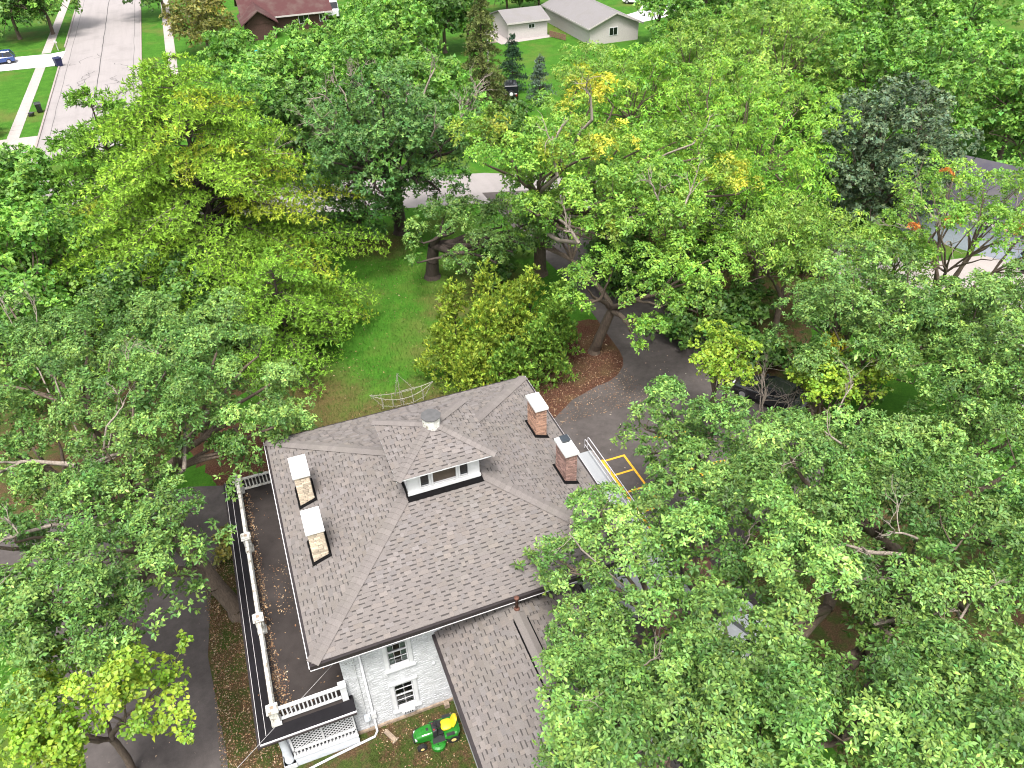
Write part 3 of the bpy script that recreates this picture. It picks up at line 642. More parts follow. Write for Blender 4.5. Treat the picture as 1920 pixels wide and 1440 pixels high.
# --- rear wing with its lower roof, in front of the main wall
GX0, GXR, GX1, GZ0, GZR, GY1, GY0 = 4.56, 7.62, 10.7, 5.05, 6.22, WY0 + .02, -9.5
mb = MB()
mb.quad((GX0 + .4, GY0, 0), (GX0 + .4, GY1, 0), (GX0 + .4, GY1, GZ0 - .02), (GX0 + .4, GY0, GZ0 - .02)); mb.quad((GX1 - .4, GY0, 0), (GX1 - .4, GY1, 0), (GX1 - .4, GY1, GZ0 - .02), (GX1 - .4, GY0, GZ0 - .02))
mb.add([(GX0 + .4, GY0 + .3, 0), (GX1 - .4, GY0 + .3, 0), (GX1 - .4, GY0 + .3, GZ0), (GXR, GY0 + .3, GZR - .1), (GX0 + .4, GY0 + .3, GZ0)], [(0, 1, 2, 3, 4)])
mb.build('wing_wall', M['wornl'] if 'wornl' in M else M['wallp'], house)
mb = MB(); mb.add([(GX0, GY0, GZ0), (GXR, GY0, GZR), (GX1, GY0, GZ0), (GX0, GY1, GZ0), (GXR, GY1, GZR), (GX1, GY1, GZ0)], [(0, 1, 4, 3), (1, 2, 5, 4)])
mb.add([(GX0, GY0, GZ0 - .14), (GX1, GY0, GZ0 - .14), (GX1, GY1, GZ0 - .14), (GX0, GY1, GZ0 - .14)], [(0, 1, 2, 3)])
wroof = mb.build('wing_roof', bpy.data.materials.get('shingle_deck'), house)
gk = (GZR - GZ0) / (GXR - GX0); gs = math.sqrt(1 + gk * gk); s3 = Shingles()
s3.slope((GX0, GY1, GZ0), (0, -1, 0), (1 / gs, 0, gk / gs), lambda v: (0, GY1 - GY0), (GXR - GX0) * gs)
s3.slope((GX1, GY0, GZ0), (0, 1, 0), (-1 / gs, 0, gk / gs), lambda v: (0, GY1 - GY0), (GX1 - GXR) * gs)
s3.build(wroof)
MB().box(GX0 - .13, GX0 - .003, GY0, GY1 - .1, GZ0 - .15, GZ0 - .005).build('wing_gutter', M['gutter'], house); MB().box(GX1 + .003, GX1 + .12, GY0, GY1 - .1, GZ0 - .15, GZ0 - .005).build('wing_gutter', M['gutter'], house)
t = MB(); t.box(GX0, GX0 + .42, GY0, GY1 - .1, GZ0 - .20, GZ0 - .145); t.build('wing_soffit', M['white'], house)
t = MB(); t.extrude_y([(GXR - .24, GZR - .03), (GXR, GZR + .075), (GXR + .24, GZR - .03), (GXR + .24, GZR - .06), (GXR - .24, GZR - .06)], -9.4, -.35); rv = t.build('ridge_vent', bpy.data.materials.get('shingle_deck'), wroof)
t = MB()
for s in (-1, 1): t.box(GXR + s * .27 - .025, GXR + s * .27 + .025, -4.2, -.6, GZR - .13, GZR - .055)
t.build('ridge_vent_slot', M['tarflash'], wroof)
pp = MB(); pp.lathe([(.06, 5.9), (.06, 6.82), (.10, 6.84), (.10, 6.90), (.05, 6.92)], (GXR + .02, -.15, 0), 12); pp.lathe([(.12, 6.15), (.11, 6.24), (.07, 6.30)], (GXR + .02, -.15, 0), 12); pp.build('flue_pipe', M['rust'], house, smooth=True)
# small red brick stack on the wing's far slope
t = chimney(10.05, -6.9, .5, .5, 6.6, 'brick2', 'small red brick stack on the wing roof')

# --- side porch with its flat roof, balustrade, lattice
PX0, PX1, PY0, PY1, PZ = -2.62, 0.84, .10, 14.95, 3.0
porch = tag(empty('side_porch', (0, 0, 0)), 'long flat roofed side porch with black membrane roof and weathered white balustrade', 'porch')
MB().box(PX0 + .52, PX1, PY0 + .48, PY1 - .45, PZ - .2, PZ).build('membrane', M['membrane'], porch)
t = MB()
t.add([(PX0, PY0, PZ - .10), (PX0 + .52, PY0 + .48, PZ + .01), (PX0 + .52, PY1 - .45, PZ + .01), (PX0, PY1, PZ - .10)], [(0, 1, 2, 3)])
t.add([(PX0, PY0, PZ - .10), (PX1 + .18, PY0, PZ - .10), (PX1 + .18, PY0 + .48, PZ + .01), (PX0 + .52, PY0 + .48, PZ + .01)], [(0, 1, 2, 3)])
t.add([(PX0, PY1, PZ - .10), (PX0 + .52, PY1 - .45, PZ + .01), (PX1, PY1 - .45, PZ + .01), (PX1, PY1, PZ - .10)], [(0, 1, 2, 3)])
t.box(PX0 + .01, PX1 + .17, PY0 + .01, PY1 - .01, PZ - .20, PZ - .11); t.build('roof_edge', M['blackmem'], porch)
t = MB(); t.box(PX0 - .015, PX0 - .001, PY0 - .02, PY1, PZ - .16, PZ - .085); t.box(PX0 - .015, PX1 + .18, PY0 - .03, PY0 - .002, PZ - .16, PZ - .085)
t.box(PX0 + .25, PX0 + .262, PY0 + .24, PY1 - .2, PZ - .045, PZ - .030); t.build('drip_edge', M['drip'], porch)
t = MB(); t.box(PX0 - .12, PX0 - .016, PY0 - .1, PY1, PZ - .25, PZ - .17); t.box(PX0 - .1, PX1 + .18, PY0 - .08, PY0 - .031, PZ - .23, PZ - .165); t.build('gutter', M['gutter'], porch)
RXL, RYF, RYB, RT = -1.90, .72, 13.85, 3.86
posts = [(RXL, RYF), (RXL, 5.05), (RXL, 9.78), (RXL, RYB)]
for x, y in posts:
    t = MB(); t.box(x - .16, x + .16, y - .16, y + .16, PZ - .0, RT + .03); t.box(x - .19, x + .19, y - .19, y + .19, PZ + .01, PZ + .16)
    t.box(x - .22, x + .22, y - .22, y + .22, RT + .03, RT + .09); t.box(x - .18, x + .18, y - .18, y + .18, RT + .09, RT + .16)
    o = t.build('balustrade_post', M['wornw'], porch, bevel=.012)
    MB().box(x - .07, x + .07, y - .07, y + .07, RT + .155, RT + .166).build('post_socket', M['found'], o)
hp = MB(); hp.box(.62, .86, .60, .84, PZ - .35, RT + .05); hp.box(.58, .88, .56, .86, RT + .05, RT + .11); hp.build('half_post', M['white'], porch)
def rail(p, q, mat, bal=True, step=.165):
    p, q = Vector(p), Vector(q); d = (q - p).normalized(); top = MB(); bot = MB()
    top.beam(p + Vector((0, 0, RT - .04)), q + Vector((0, 0, RT - .04)), .13, .07); top.build('top_rail', mat, porch)
    bot.beam(p + Vector((0, 0, PZ + .14)), q + Vector((0, 0, PZ + .14)), .10, .07); bot.build('bottom_rail', mat, porch)
    n = int((q - p).length / step)
    for k in range(1, n):
        c = p + d * ((q - p).length * k / n)
        o = link('baluster', BAL, porch); o.location = (c.x, c.y, 0); o.data = BAL if mat is M['white'] else BALW
def balmesh(name, mat):
    t = MB().box(-.027, .027, -.027, .027, PZ + .175, RT - .076); me = bpy.data.meshes.new(name); me.from_pydata(t.v, [], t.f); me.materials.append(mat); return me
BAL = balmesh('baluster', M['white']); BALW = balmesh('baluster_worn', M['wornw'])
for a, b in zip(posts[:-1], posts[1:]): rail((a[0], a[1] + .16, 0), (b[0], b[1] - .16, 0), M['wornw'])
rail((RXL + .16, RYF, 0), (.60, RYF, 0), M['white'], step=.155); rail((RXL + .16, RYB, 0), (.84, RYB, 0), M['wornw'])
# below: column, lattice screen, low balustrade, floor
def column(x, y):
    t = MB(); t.lathe([(.19, .3), (.19, .42), (.155, .46), (.165, .9), (.16, 1.6), (.135, 2.6), (.17, 2.66), (.17, 2.78)], (x, y, 0), 20)
    o = t.build('column', M['pale'], porch, smooth=True); t = MB(); t.box(x - .24, x + .24, y - .24, y + .24, .02, .30); t.build('plinth', M['white'], o)
for y in (.62, 5.1, 9.8, 13.9): column(-1.95, y)
t = MB(); t.box(-2.2, .84, .42, 14.2, .0, .30); t.build('porch_floor', M['pale'], porch)
t = MB(); t.box(-1.72, .82, .46, .58, .302, .52); t.build('plinth_board', M['pale'], porch)
t = MB(); t.box(-1.74, .84, .43, .62, .521, .58); t.box(-1.72, .82, .50, .60, .93, 1.0); t.box(-1.72, .82, .50, .60, 2.66, 2.76); t.box(-1.72, -1.64, .50, .60, .58, 2.66); t.box(.76, .83, .50, .60, .58, 2.66); t.box(-.48, -.42, .50, .60, 1.0, 2.66)
t.build('screen_frame', M['white'], porch)
for k in range(17):
    x = -1.60 + k * .147; MB().box(x, x + .06, .52, .58, .58, .93).build('baluster', M['white'], porch)
def lattice(x0, x1, z0, z1, y, sgn):
    step = .19; w_ = .042
    c = (x0 - z1) if sgn > 0 else (x0 + z0); cmax = (x1 - z0) if sgn > 0 else (x1 + z1); c += step / 2
    while c < cmax:
        pts = []
        if sgn > 0: a = max(x0, c + z0); b = min(x1, c + z1); A, B = (a, a - c), (b, b - c)
        else: a = max(x0, c - z1); b = min(x1, c - z0); A, B = (a, c - a), (b, c - b)
        if b - a > .03:
            t = MB(); t.beam((A[0], y, A[1]), (B[0], y, B[1]), .008 if True else 0, w_)
            t.build('lattice_slat', M['white'], porch)
        c += step
for x0, x1 in ((-1.63, -.48), (-.42, .76)):
    lattice(x0, x1, 1.0, 2.66, .545, 1); lattice(x0, x1, 1.0, 2.66, .560, -1)
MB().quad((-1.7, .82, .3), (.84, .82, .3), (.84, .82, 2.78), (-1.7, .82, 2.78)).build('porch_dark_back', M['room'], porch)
# --- pipes and boxes on the wall
t = MB(); t.tube([(1.34, .80, 6.5), (1.34, .79, .25)], .018); t.build('conduit', M['white'], house)
t = MB(); t.tube([(1.60, .78, 6.55), (1.60, .77, .30), (1.60, .60, .12), (1.45, .42, .09), (-.2, .24, .08), (-1.6, .05, .08), (-3.2, -.4, .07)], .05, 10); t.build('downspout', M['white'], house, smooth=True)
t = MB(); t.box(1.22, 1.48, .68, .84, .88, 1.22); t.lathe([(.09, 0), (.09, .06), (.07, .08)], M=Matrix.Translation((1.33, .68, 1.06)) @ Matrix.Rotation(math.pi / 2, 4, 'X'), n=14); t.build('meter_box', M['pale'], house, bevel=.01)
t = MB(); t.box(1.50, 1.72, .70, .84, .90, 1.28); t.build('service_box', M['white'], house, bevel=.01)
t = MB(); t.lathe([(.06, 0), (.07, .05), (.02, .09)], M=Matrix.Translation((4.35, .83, 3.15)) @ Matrix.Rotation(math.pi / 2, 4, 'X'), n=12); t.build('wall_lamp', M['white'], house)
t = MB(); t.tube([(1.0, .72, 5.75), (1.02, .60, 5.5), (1.06, .62, 5.25), (1.12, .74, 5.1)], .012, 6); t.tube([(1.05, .8, 5.9), (1.05, .72, 5.75), (1.0, .7, 5.72)], .04, 8); t.build('service_mast', M['cable'], house)
ca = MB(); pts = []
for k in range(21):
    s = k / 20; pts.append((1.0 - 16 * s, .72 - 14.9 * s, 5.75 + 5.2 * s - .5 * s * (1 - s)))
ca.tube(pts, .008, 6); tag(ca.build('overhead_cable', M['cable']), 'pale overhead service cable slung from the house corner across the porch', 'cable')

# ------------------------------------------------------------------ entrance ramp and railings
rampo = tag(empty('entrance_ramp', (15.3, 8, 0)), 'pale concrete entrance ramp beside the yellow lines with steel handrails', 'ramp')
def W(o, mb):                                   # world-coordinate builder for a thing whose empty is off the origin
    inv = Vector(o.location); mb.v = [tuple(Vector(p) - inv) for p in mb.v]; return mb
t = MB(); t.add([(13.2, 1.5, 0), (17.2, 1.5, 0), (17.2, 12.6, 0), (13.2, 12.6, 0), (13.2, 1.5, .34), (17.2, 1.5, .34), (17.2, 12.6, .16), (13.2, 12.6, .16)], [(4, 5, 6, 7), (0, 1, 5, 4), (1, 2, 6, 5), (2, 3, 7, 6), (3, 0, 4, 7)]); W(rampo, t).build('deck', M['ramp'], rampo)
t = MB(); t.box(17.203, 17.30, 1.5, 12.6, 0, .10); W(rampo, t).build('kerb_edge', M['curb'], rampo)
def handrail(x, ys, zt, name='handrail'):
    t = MB(); y0, y1 = ys[0], ys[-1]
    t.tube([(x, y1, .2), (x, y1, zt - .1), (x, y1 - .1, zt), (x, y0, zt + .1), ], .024, 8); t.tube([(x, y1 - .03, .5), (x, y0, .6)], .018, 6)
    W(rampo, t).build(name, M['steel'], rampo)
    for y in ys[:-1]:
        t = MB(); t.tube([(x, y, .1), (x, y, zt + .08)], .02, 6); W(rampo, t).build('rail_post', M['steel'], rampo)
handrail(17.12, (3, 5.2, 7.6, 10.0, 12.9), 1.0); handrail(16.92, (3, 5.2, 7.6, 10.0, 12.9), .92); handrail(15.75, (3, 5.6, 8.3, 10.9), .85)
# timber steps and brick pier by the ramp's foot
st = tag(empty('timber_steps', (18.4, 2.4, 0)), 'reddish timber steps with sloping handrails half hidden under the big oak', 'steps')
for k in range(5):
    t = MB(); t.box(17.4 + .36 * k, 17.74 + .36 * k, 1.6, 3.2, .62 - .15 * k, .67 - .15 * k); W(st, t).build('tread', M['wood'], st)
for y in (1.55, 3.22):
    t = MB(); t.beam((17.2, y, 1.7), (19.4, y, .95), .07, .1); W(st, t).build('handrail', M['wood'], st)
    t = MB(); t.beam((17.3, y, .55), (19.3, y, .05), .05, .2); W(st, t).build('stringer', M['wood'], st)
    for x in (17.3, 19.2):
        t = MB(); t.box(x - .05, x + .05, y - .05, y + .05, 0, 1.65 - (x - 17.3) * .35); W(st, t).build('newel', M['wood'], st)
pr = tag(empty('brick_pier', (15.0, .6, 0)), 'red brick pier with buff coping showing through the oak leaves', 'pier')
t = MB(); t.box(14.6, 15.3, .2, 1.0, 0, 1.5); W(pr, t).build('core', M['mortar'], pr)
for r in range(19):
    for k in range(4):
        for f in range(2):
            q = link('brick', ubox, pr); u = -.3 + .2 * k + (r % 2) * .05
            q.location = ((u * .9, -.40, .04 + r * .078) if f == 0 else (-.40, u, .04 + r * .078)); q.scale = (.17, .06, .066) if f == 0 else (.06, .19, .066)
t = MB(); t.box(14.54, 15.36, .14, 1.06, 1.5, 1.6); W(pr, t).build('coping', M['found'], pr, bevel=.02)

# ------------------------------------------------------------------ riding mower
mo = tag(empty('riding_mower', (3.83, -.51, .011), math.radians(177)), 'green riding lawn mower with bright yellow seat parked by the wing wall', 'mower')
def ring_prof(x, hw, z0, z1, r=.08, zc=None):           # a rounded section at x (local: +x is front)
    n = []; pts = [(-hw, z0), (-hw, z1 - r), (-hw + r * .35, z1 - r * .3), (-hw + r, z1), (0, z1 + .012), (hw - r, z1), (hw - r * .35, z1 - r * .3), (hw, z1 - r), (hw, z0)]
    return [(x, y, z) for y, z in pts]
t = MB(); t.loft([ring_prof(.16, .25, .36, .80), ring_prof(.30, .26, .36, .80), ring_prof(.60, .25, .36, .77), ring_prof(.82, .22, .36, .70), ring_prof(.93, .15, .38, .58)]); hood = t.build('hood', M['green'], mo, smooth=False, bevel=.02)
for s in (-1, 1):
    t = MB(); t.box(.80, .90, s * .17 - .05, s * .17 + .05, .50, .62); t.build('headlight', M['lamp'], hood, bevel=.01)
t = MB(); t.box(.90, .97, -.16, .16, .36, .52); t.build('grille', M['darkgrey'], hood)
t = MB(); t.box(.30, .40, -.06, .06, .812, .822); t.box(.36, .70, -.225, -.215, .55, .6); t.build('hood_groove', M['darkgrey'], hood)
t = MB(); t.box(-.95, .95, -.13, .13, .28, .36); t.build('chassis', M['black'], mo)
t = MB(); t.loft([ring_prof(-.02, .20, .40, .86, .05), ring_prof(.155, .25, .40, .86, .05)]); t.build('dash', M['darkgrey'], mo)
t = MB(); t.loft([ring_prof(-.95, .30, .45, .58, .06), ring_prof(-.80, .46, .40, .64, .09), ring_prof(-.45, .48, .40, .64, .09), ring_prof(-.28, .42, .40, .54, .07)]); t.build('fender', M['green'], mo, bevel=.015)
for s in (-1, 1):
    t = MB(); t.box(-.32, .22, s * .33 - .15, s * .33 + .15, .34, .38); t.build('footrest', M['darkgrey'], mo)
    t = MB(); t.box(-.70, -.36, s * .40 - .07, s * .40 + .07, .641, .655); t.build('fender_tread', M['darkgrey'], mo)
    t = MB(); t.box(-.32, .20, s * .485 - .012, s * .485 + .012, .37, .40); t.build('step_trim', M['green'], mo)
# mowing deck with discharge dome
t = MB(); n = 20; r1 = [(-.05 + .40 * math.cos(a) * 1.0, .56 * math.sin(a)) for a in [2 * math.pi * k / n for k in range(n)]]
t.loft([[(x, y, .09) for x, y in r1], [(x, y, .24) for x, y in r1], [(-.05 + (x + .05) * .86, y * .9, .29) for x, y in r1]]); t.build('mowing_deck', M['green'], mo)
t = MB(); t.loft([[(.02 + .30 * math.cos(a), .46 + .26 * math.sin(a), .10) for a in [2 * math.pi * k / 16 for k in range(16)]], [(.02 + .30 * math.cos(a), .46 + .26 * math.sin(a), .27) for a in [2 * math.pi * k / 16 for k in range(16)]], [(.02 + .20 * math.cos(a), .46 + .17 * math.sin(a), .33) for a in [2 * math.pi * k / 16 for k in range(16)]]]); t.build('discharge_dome', M['green'], mo, bevel=.015)
t = MB(); t.lathe([(.03, .33), (.03, .36)], (.04, .5, 0), 8); t.build('deck_bolt', M['black'], mo)
def wheel(x, y, r, wd, rimr):
    Mx = Matrix.Translation((x, y, r)) @ Matrix.Rotation(math.pi / 2, 4, 'X'); t = MB()
    t.lathe([(rimr, -wd / 2), (r * .86, -wd / 2), (r, -wd * .3), (r, wd * .3), (r * .86, wd / 2), (rimr, wd / 2)], M=Mx, n=20); o = t.build('wheel', M['black'], mo, smooth=False)
    t = MB(); t.lathe([(.02, -wd / 2 - .004), (rimr * .98, -wd / 2 - .004), (rimr * .98, wd / 2 + .004), (.02, wd / 2 + .004)], M=Mx, n=16); t.build('rim', M['cream'], o)
    t = MB(); [t.mbox(Matrix.Translation((x, y, r)) @ Matrix.Rotation(2 * math.pi * k / 14, 4, 'Y') @ Matrix.Translation((0, 0, r)), .03, wd * .8, .02) for k in range(14)]; t.build('tread_lug', M['black'], o)
for s in (-1, 1): wheel(-.62, s * .37, .25, .22, .11); wheel(.68, s * .36, .19, .16, .08)
t = MB(); sq = [(-.62, 0, .70)]
def seat_ring(z, sc_, dz=0): return [(-.44 + .235 * sc_ * math.copysign(abs(math.cos(a)) ** .6, math.cos(a)), .235 * sc_ * math.copysign(abs(math.sin(a)) ** .6, math.sin(a)), z) for a in [2 * math.pi * k / 20 for k in range(20)]]
t.loft([seat_ring(.66, .80), seat_ring(.70, 1.0), seat_ring(.76, 1.0), seat_ring(.785, .86)]); se = t.build('seat', M['seat'], mo, smooth=True)
t = MB(); br = []
for k in range(9):
    z = .74 + .045 * k; wd = .235 * (1 - max(0, (k - 4) / 4) ** 2 * .38); x = -.66 - .02 * k
    br.append([(x - .03 + .06 * math.cos(a) * (1.0), wd * math.copysign(abs(math.sin(a)) ** .5, math.sin(a)), z) for a in [2 * math.pi * i / 16 for i in range(16)]])
t.loft(br); t.build('seat_back', M['seat'], se, smooth=True)
t = MB(); Ms = Matrix.Translation((-.06, 0, .98)) @ Matrix.Rotation(math.radians(-28), 4, 'Y'); pts = [Ms @ Vector((.17 * math.cos(a), .17 * math.sin(a), 0)) for a in [2 * math.pi * k / 20 for k in range(21)]]
t.tube(pts, .018, 8); [t.tube([Ms @ Vector((0, 0, 0)), Ms @ Vector((.165 * math.cos(a), .165 * math.sin(a), 0))], .013, 6) for a in (0.3, 2.4, 4.5)]; t.tube([Ms @ Vector((0, 0, .01)), (.06, 0, .84)], .03, 8); t.build('steering_wheel', M['black'], mo)
t = MB(); t.lathe([(.035, .861), (.03, .89)], (.08, .14, 0), 10); t.lathe([(.03, .861), (.025, .885)], (.09, -.13, 0), 10); t.build('control_knob', M['red'], mo)
t = MB(); t.tube([(-.2, .30, .5), (-.2, .32, .74)], .012, 6); t.lathe([(.025, .74), (.03, .78), (.01, .80)], (-.2, .32, 0), 8); t.build('lever', M['black'], mo)
# hose tray and block beside it
bk = tag(empty('downspout_block', (2.05, .25, 0), math.radians(-62)), 'buff splash block on the worn grass beside the mower', 'block')
t = MB(); t.box(-.30, .30, -.09, .09, 0, .06); t.box(-.30, .30, -.09, -.065, .06, .10); t.box(-.30, .30, .065, .09, .06, .10); t.build('trough', M['found'], bk); t = MB(); t.box(.302, .36, -.16, .16, 0, .07); t.build('lip', M['found'], bk)
bx = tag(MB().box(-.11, .11, -.10, .10, 0, .26).build('cardboard_box', M['found'], bevel=.01), 'small tan carton in the corner where wing meets wall', 'carton'); bx.location = (4.62, .62, 0)

# ------------------------------------------------------------------ wire sailing boat hung with string lights
bo = tag(empty('light_boat', (8.15, 20.9, 0), math.radians(-2)), 'wire frame sailing boat wound with white string lights on the lawn', 'sculpture')
def wire(name, pts, r=.022):
    t = MB(); t.tube(pts, r, 6); t.build(name, M['bulb'], bo)
    P = [Vector(p) for p in pts]; mb2 = MB()
    for a, b in zip(P[:-1], P[1:]):
        n = max(1, int((b - a).length / .13))
        for k in range(n):
            c = a.lerp(b, (k + .5) / n) + Vector((rs.uniform(-.05, .05), rs.uniform(-.05, .05), rs.uniform(-.06, .05))); mb2.lathe([(.008, -.03), (.022, 0), (.008, .03)], c, 6)
    return mb2
bulbs = MB()
def w_(name, pts, r=.012):
    q = wire(name, pts, r); bulbs.add(q.v, q.f)
hull = [(-2.0 + 4.0 * k / 12, 0, .95 + .55 * ((k - 6) / 6) ** 2) for k in range(13)]
for y in (-.35, .35): w_('gunwale', [(x, y * (1 - (x / 2.02) ** 2), z) for x, _, z in hull], .016)
w_('keel', [(-2.0, 0, 1.5), (-1.3, 0, .45), (-.5, 0, .2), (.6, 0, .2), (1.4, 0, .5), (2.0, 0, 1.5)])
for x in (-1.3, -.65, 0, .65, 1.3):
    for s in (-1, 1): w_('rib', [(x, s * .35 * (1 - (x / 2.02) ** 2), .95 + .55 * (x / 2) ** 2), (x, s * .12, .35), (x, 0, .22)])
w_('mast', [(-.15, 0, .2), (-.15, 0, 2.7)], .016); w_('stay', [(-.15, 0, 2.65), (.8, 0, 1.15)]); w_('stay', [(-.15, 0, 2.65), (-.45, 0, 1.05)]); w_('boom', [(-.15, 0, 1.3), (1.0, 0, 1.35)])
for x in (-.5, .6): w_('stand_leg', [(x, 0, .22), (x, 0, 0)])
bulbs.build('string_lights', M['bulb'], bo)

# ------------------------------------------------------------------ vehicles
def car(name, label, cat, loc, rz, paint, kind='suv', L=4.6, Wd=1.85):
    o = tag(empty(name, loc, rz), label, cat); hw = Wd / 2; hl = L / 2
    boxy = kind == 'jeep'; van = kind == 'van'
    zb, zs = .28, (1.0 if not van else 1.15); zt = {'suv': 1.66, 'sedan': 1.46, 'jeep': 1.85, 'van': 2.5}[kind]
    def sec(x, w0, z0, z1, r=.12):
        return [(x, -w0, z0 + .05), (x, -w0, z1 - r), (x, -w0 + r * .8, z1), (x, w0 - r * .8, z1), (x, w0, z1 - r), (x, w0, z0 + .05), (x, w0 - .1, z0), (x, -w0 + .1, z0)]
    hood = zs - (.02 if boxy else .08) if not van else 1.5
    secs = [sec(-hl, hw * .86, zb + .12, zs - .12), sec(-hl + .12, hw * .96, zb, zs), sec(-hl * .4, hw, zb, zs), sec(hl * .25, hw, zb, zs), sec(hl * .45, hw, zb, hood), sec(hl - .25, hw * .95, zb, hood - .08), sec(hl, hw * .82, zb + .12, hood - .22)]
    MB().loft(secs).build('body', paint, o, bevel=.03)
    x0, x1 = (-hl + .08, hl * .36) if kind != 'sedan' else (-hl * .72, hl * .36); rake = .1 if boxy else .75; rk2 = .08 if boxy or van else .35
    if van: x1, rake = hl * .78, .35
    cw = hw * .95; tw = hw * (.88 if boxy or van else .76)
    low = [(x0, -cw, zs - .03), (x1, -cw, zs - .03), (x1, cw, zs - .03), (x0, cw, zs - .03)]; top = [(x0 + rk2, -tw, zt - .05), (x1 - rake, -tw, zt - .05), (x1 - rake, tw, zt - .05), (x0 + rk2, tw, zt - .05)]
    MB().loft([low, top]).build('glasshouse', M['carglass'], o)
    rp = [(x0 + rk2 - .03, -tw - .02, zt - .05), (x1 - rake + .03, -tw - .02, zt - .05), (x1 - rake + .03, tw + .02, zt - .05), (x0 + rk2 - .03, tw + .02, zt - .05)]
    MB().loft([rp, [(p[0] * .97, p[1] * .9, zt + .03) for p in rp]]).build('roof', paint, o)
    for s in (-1, 1):
        for f in ((0.0, .45, .95) if kind == 'suv' else (0.0, .5, 1.0)):
            a = Vector((x0 + (x1 - x0) * f, s * (cw + .012), zs)); b = Vector((x0 + rk2 + (x1 - rake - x0 - rk2) * f, s * (tw + .012), zt - .04)); MB().beam(a, b, .05, .07).build('pillar', paint, o)
        MB().box(x1 - .18, x1 - .02, s * (hw + .02) - .07, s * (hw + .02) + .07, zs + .02, zs + .16).build('mirror', paint, o, bevel=.02)
        MB().box(hl - .16, hl - .03, s * hw * .62 - .16, s * hw * .62 + .16, hood - .28, hood - .14).build('headlight', M['lamp'], o)
        MB().box(-hl - .01, -hl + .12, s * hw * .72 - .09, s * hw * .72 + .09, zs - .34, zs - .12).build('tail_light', M['tail'], o)
        for x in (-hl * .62, hl * .62):
            r = .40 if boxy else .34; Mx = Matrix.Translation((x, s * (hw - .1), r)) @ Matrix.Rotation(math.pi / 2, 4, 'X')
            wv = MB().lathe([(r * .6, -.12), (r * .92, -.12), (r, -.08), (r, .08), (r * .92, .12), (r * .6, .12)], M=Mx, n=20).build('wheel', M['black'], o)
            MB().lathe([(.03, -.125), (r * .62, -.122), (r * .62, .122), (.03, .125)], M=Mx, n=14).build('rim', M['rim'], wv)
    if boxy:
        Mx = Matrix.Translation((-hl - .14, 0, 1.0)) @ Matrix.Rotation(math.pi / 2, 4, 'Y'); sw = MB().lathe([(.2, -.11), (.36, -.11), (.4, 0), (.36, .11), (.2, .11)], M=Mx, n=20).build('spare_wheel', M['black'], o)
        MB().lathe([(.02, -.13), (.22, -.12), (.22, .1)], M=Mx, n=16).build('spare_cover', M['carwhite'], sw)
    return o
M['carglass'] = glass_mat('car_glass', (0.012, 0.014, 0.017), .06)
car('suv', 'blue SUV parked on the white concrete driveway at the picture edge', 'car', (-26.3, 121.2, .04), math.radians(183), M['blue'])
car('jeep', 'small black off-road car with white spare wheel cover on the lawn strip', 'car', (36.4, 75.2, .0), math.radians(72), M['carblack'], 'jeep', 3.9, 1.75)
car('van', 'white camper van beside the dark red roofed house', 'van', (24.4, 129.5, .0), math.radians(262), M['carwhite'], 'van', 6.4, 2.3)
car('sedan', 'white car on the far driveway at the top edge behind the grey roofed house', 'car', (74.8, 113.6, .014), math.radians(140), M['carwhite'], 'sedan', 4.5, 1.8)
car('sedan', 'black car parked under the trees at the edge of the parking lot', 'car', (29.6, 12.6, .018), math.radians(118), M['carblack'], 'sedan', 4.6, 1.8)
car('suv', 'white SUV parked under the great oak beside the timber steps', 'car', (17.2, -1.5, .018), math.radians(20), M['carwhite'])
car('sedan', 'pale blue car under the sparse tree at the right edge of the picture', 'car', (58.8, 19.4, .016), math.radians(60), simple('car_pale_blue', (0.25, 0.42, 0.46), .25, .1, coat=.6), 'sedan')

# ------------------------------------------------------------------ street things
def bin_(name, label, loc, rz, mat, h=1.05, w=.6, d=.7, group=None):
    o = tag(empty(name, loc, rz), label, 'bin', group)
    t = MB(); t.loft([[(-w * .4, -d * .38, .08), (w * .4, -d * .38, .08), (w * .4, d * .38, .08), (-w * .4, d * .38, .08)], [(-w / 2, -d / 2, h), (w / 2, -d / 2, h), (w / 2, d / 2, h), (-w / 2, d / 2, h)]]); t.build('body', mat, o)
    t = MB(); t.loft([[(-w * .54, -d * .56, h), (w * .54, -d * .56, h), (w * .54, d * .54, h), (-w * .54, d * .54, h)], [(-w * .5, -d * .5, h + .08), (w * .5, -d * .5, h + .08), (w * .5, d * .5, h + .08), (-w * .5, d * .5, h + .08)]]); t.build('lid', mat, o)
    for s in (-1, 1): MB().lathe([(.12, -.03), (.12, .03)], M=Matrix.Translation((s * w * .42, d * .42, .12)) @ Matrix.Rotation(math.pi / 2, 4, 'Y'), n=12).build('wheel', M['black'], o)
    MB().tube([(-w * .4, d * .58, h - .02), (w * .4, d * .58, h - .02)], .02, 6).build('handle', mat, o)
bin_('wheeled_bin', 'large navy wheeled bin at the kerb end of the concrete driveway', (-17.9, 115.9, .0), .5, M['navy'], 1.15, .95, .95)
bin_('wheeled_bin', 'black wheeled bin standing on the verge near the pine branches', (-18.7, 94.4, .0), .2, M['carblack'], 1.1, .7, .8)
bin_('recycling_tub', 'small black tub lying on the grass beside the sidewalk', (-19.5, 93.2, .0), 1.0, M['carblack'], .4, .5, .5)
mbx = tag(empty('mailbox', (-18.7, 125.6, 0), .3), 'cream mailbox on a post on the verge by the concrete driveway', 'mailbox')
MB().box(-.06, .06, -.06, .06, 0, 1.1).build('post', M['siding'], mbx); t = MB(); t.extrude_y([(-.16, 1.1), (.16, 1.1), (.16, 1.3), (.08, 1.42), (-.08, 1.42), (-.16, 1.3)], -.3, .3); t.build('letter_box', M['siding'], mbx)
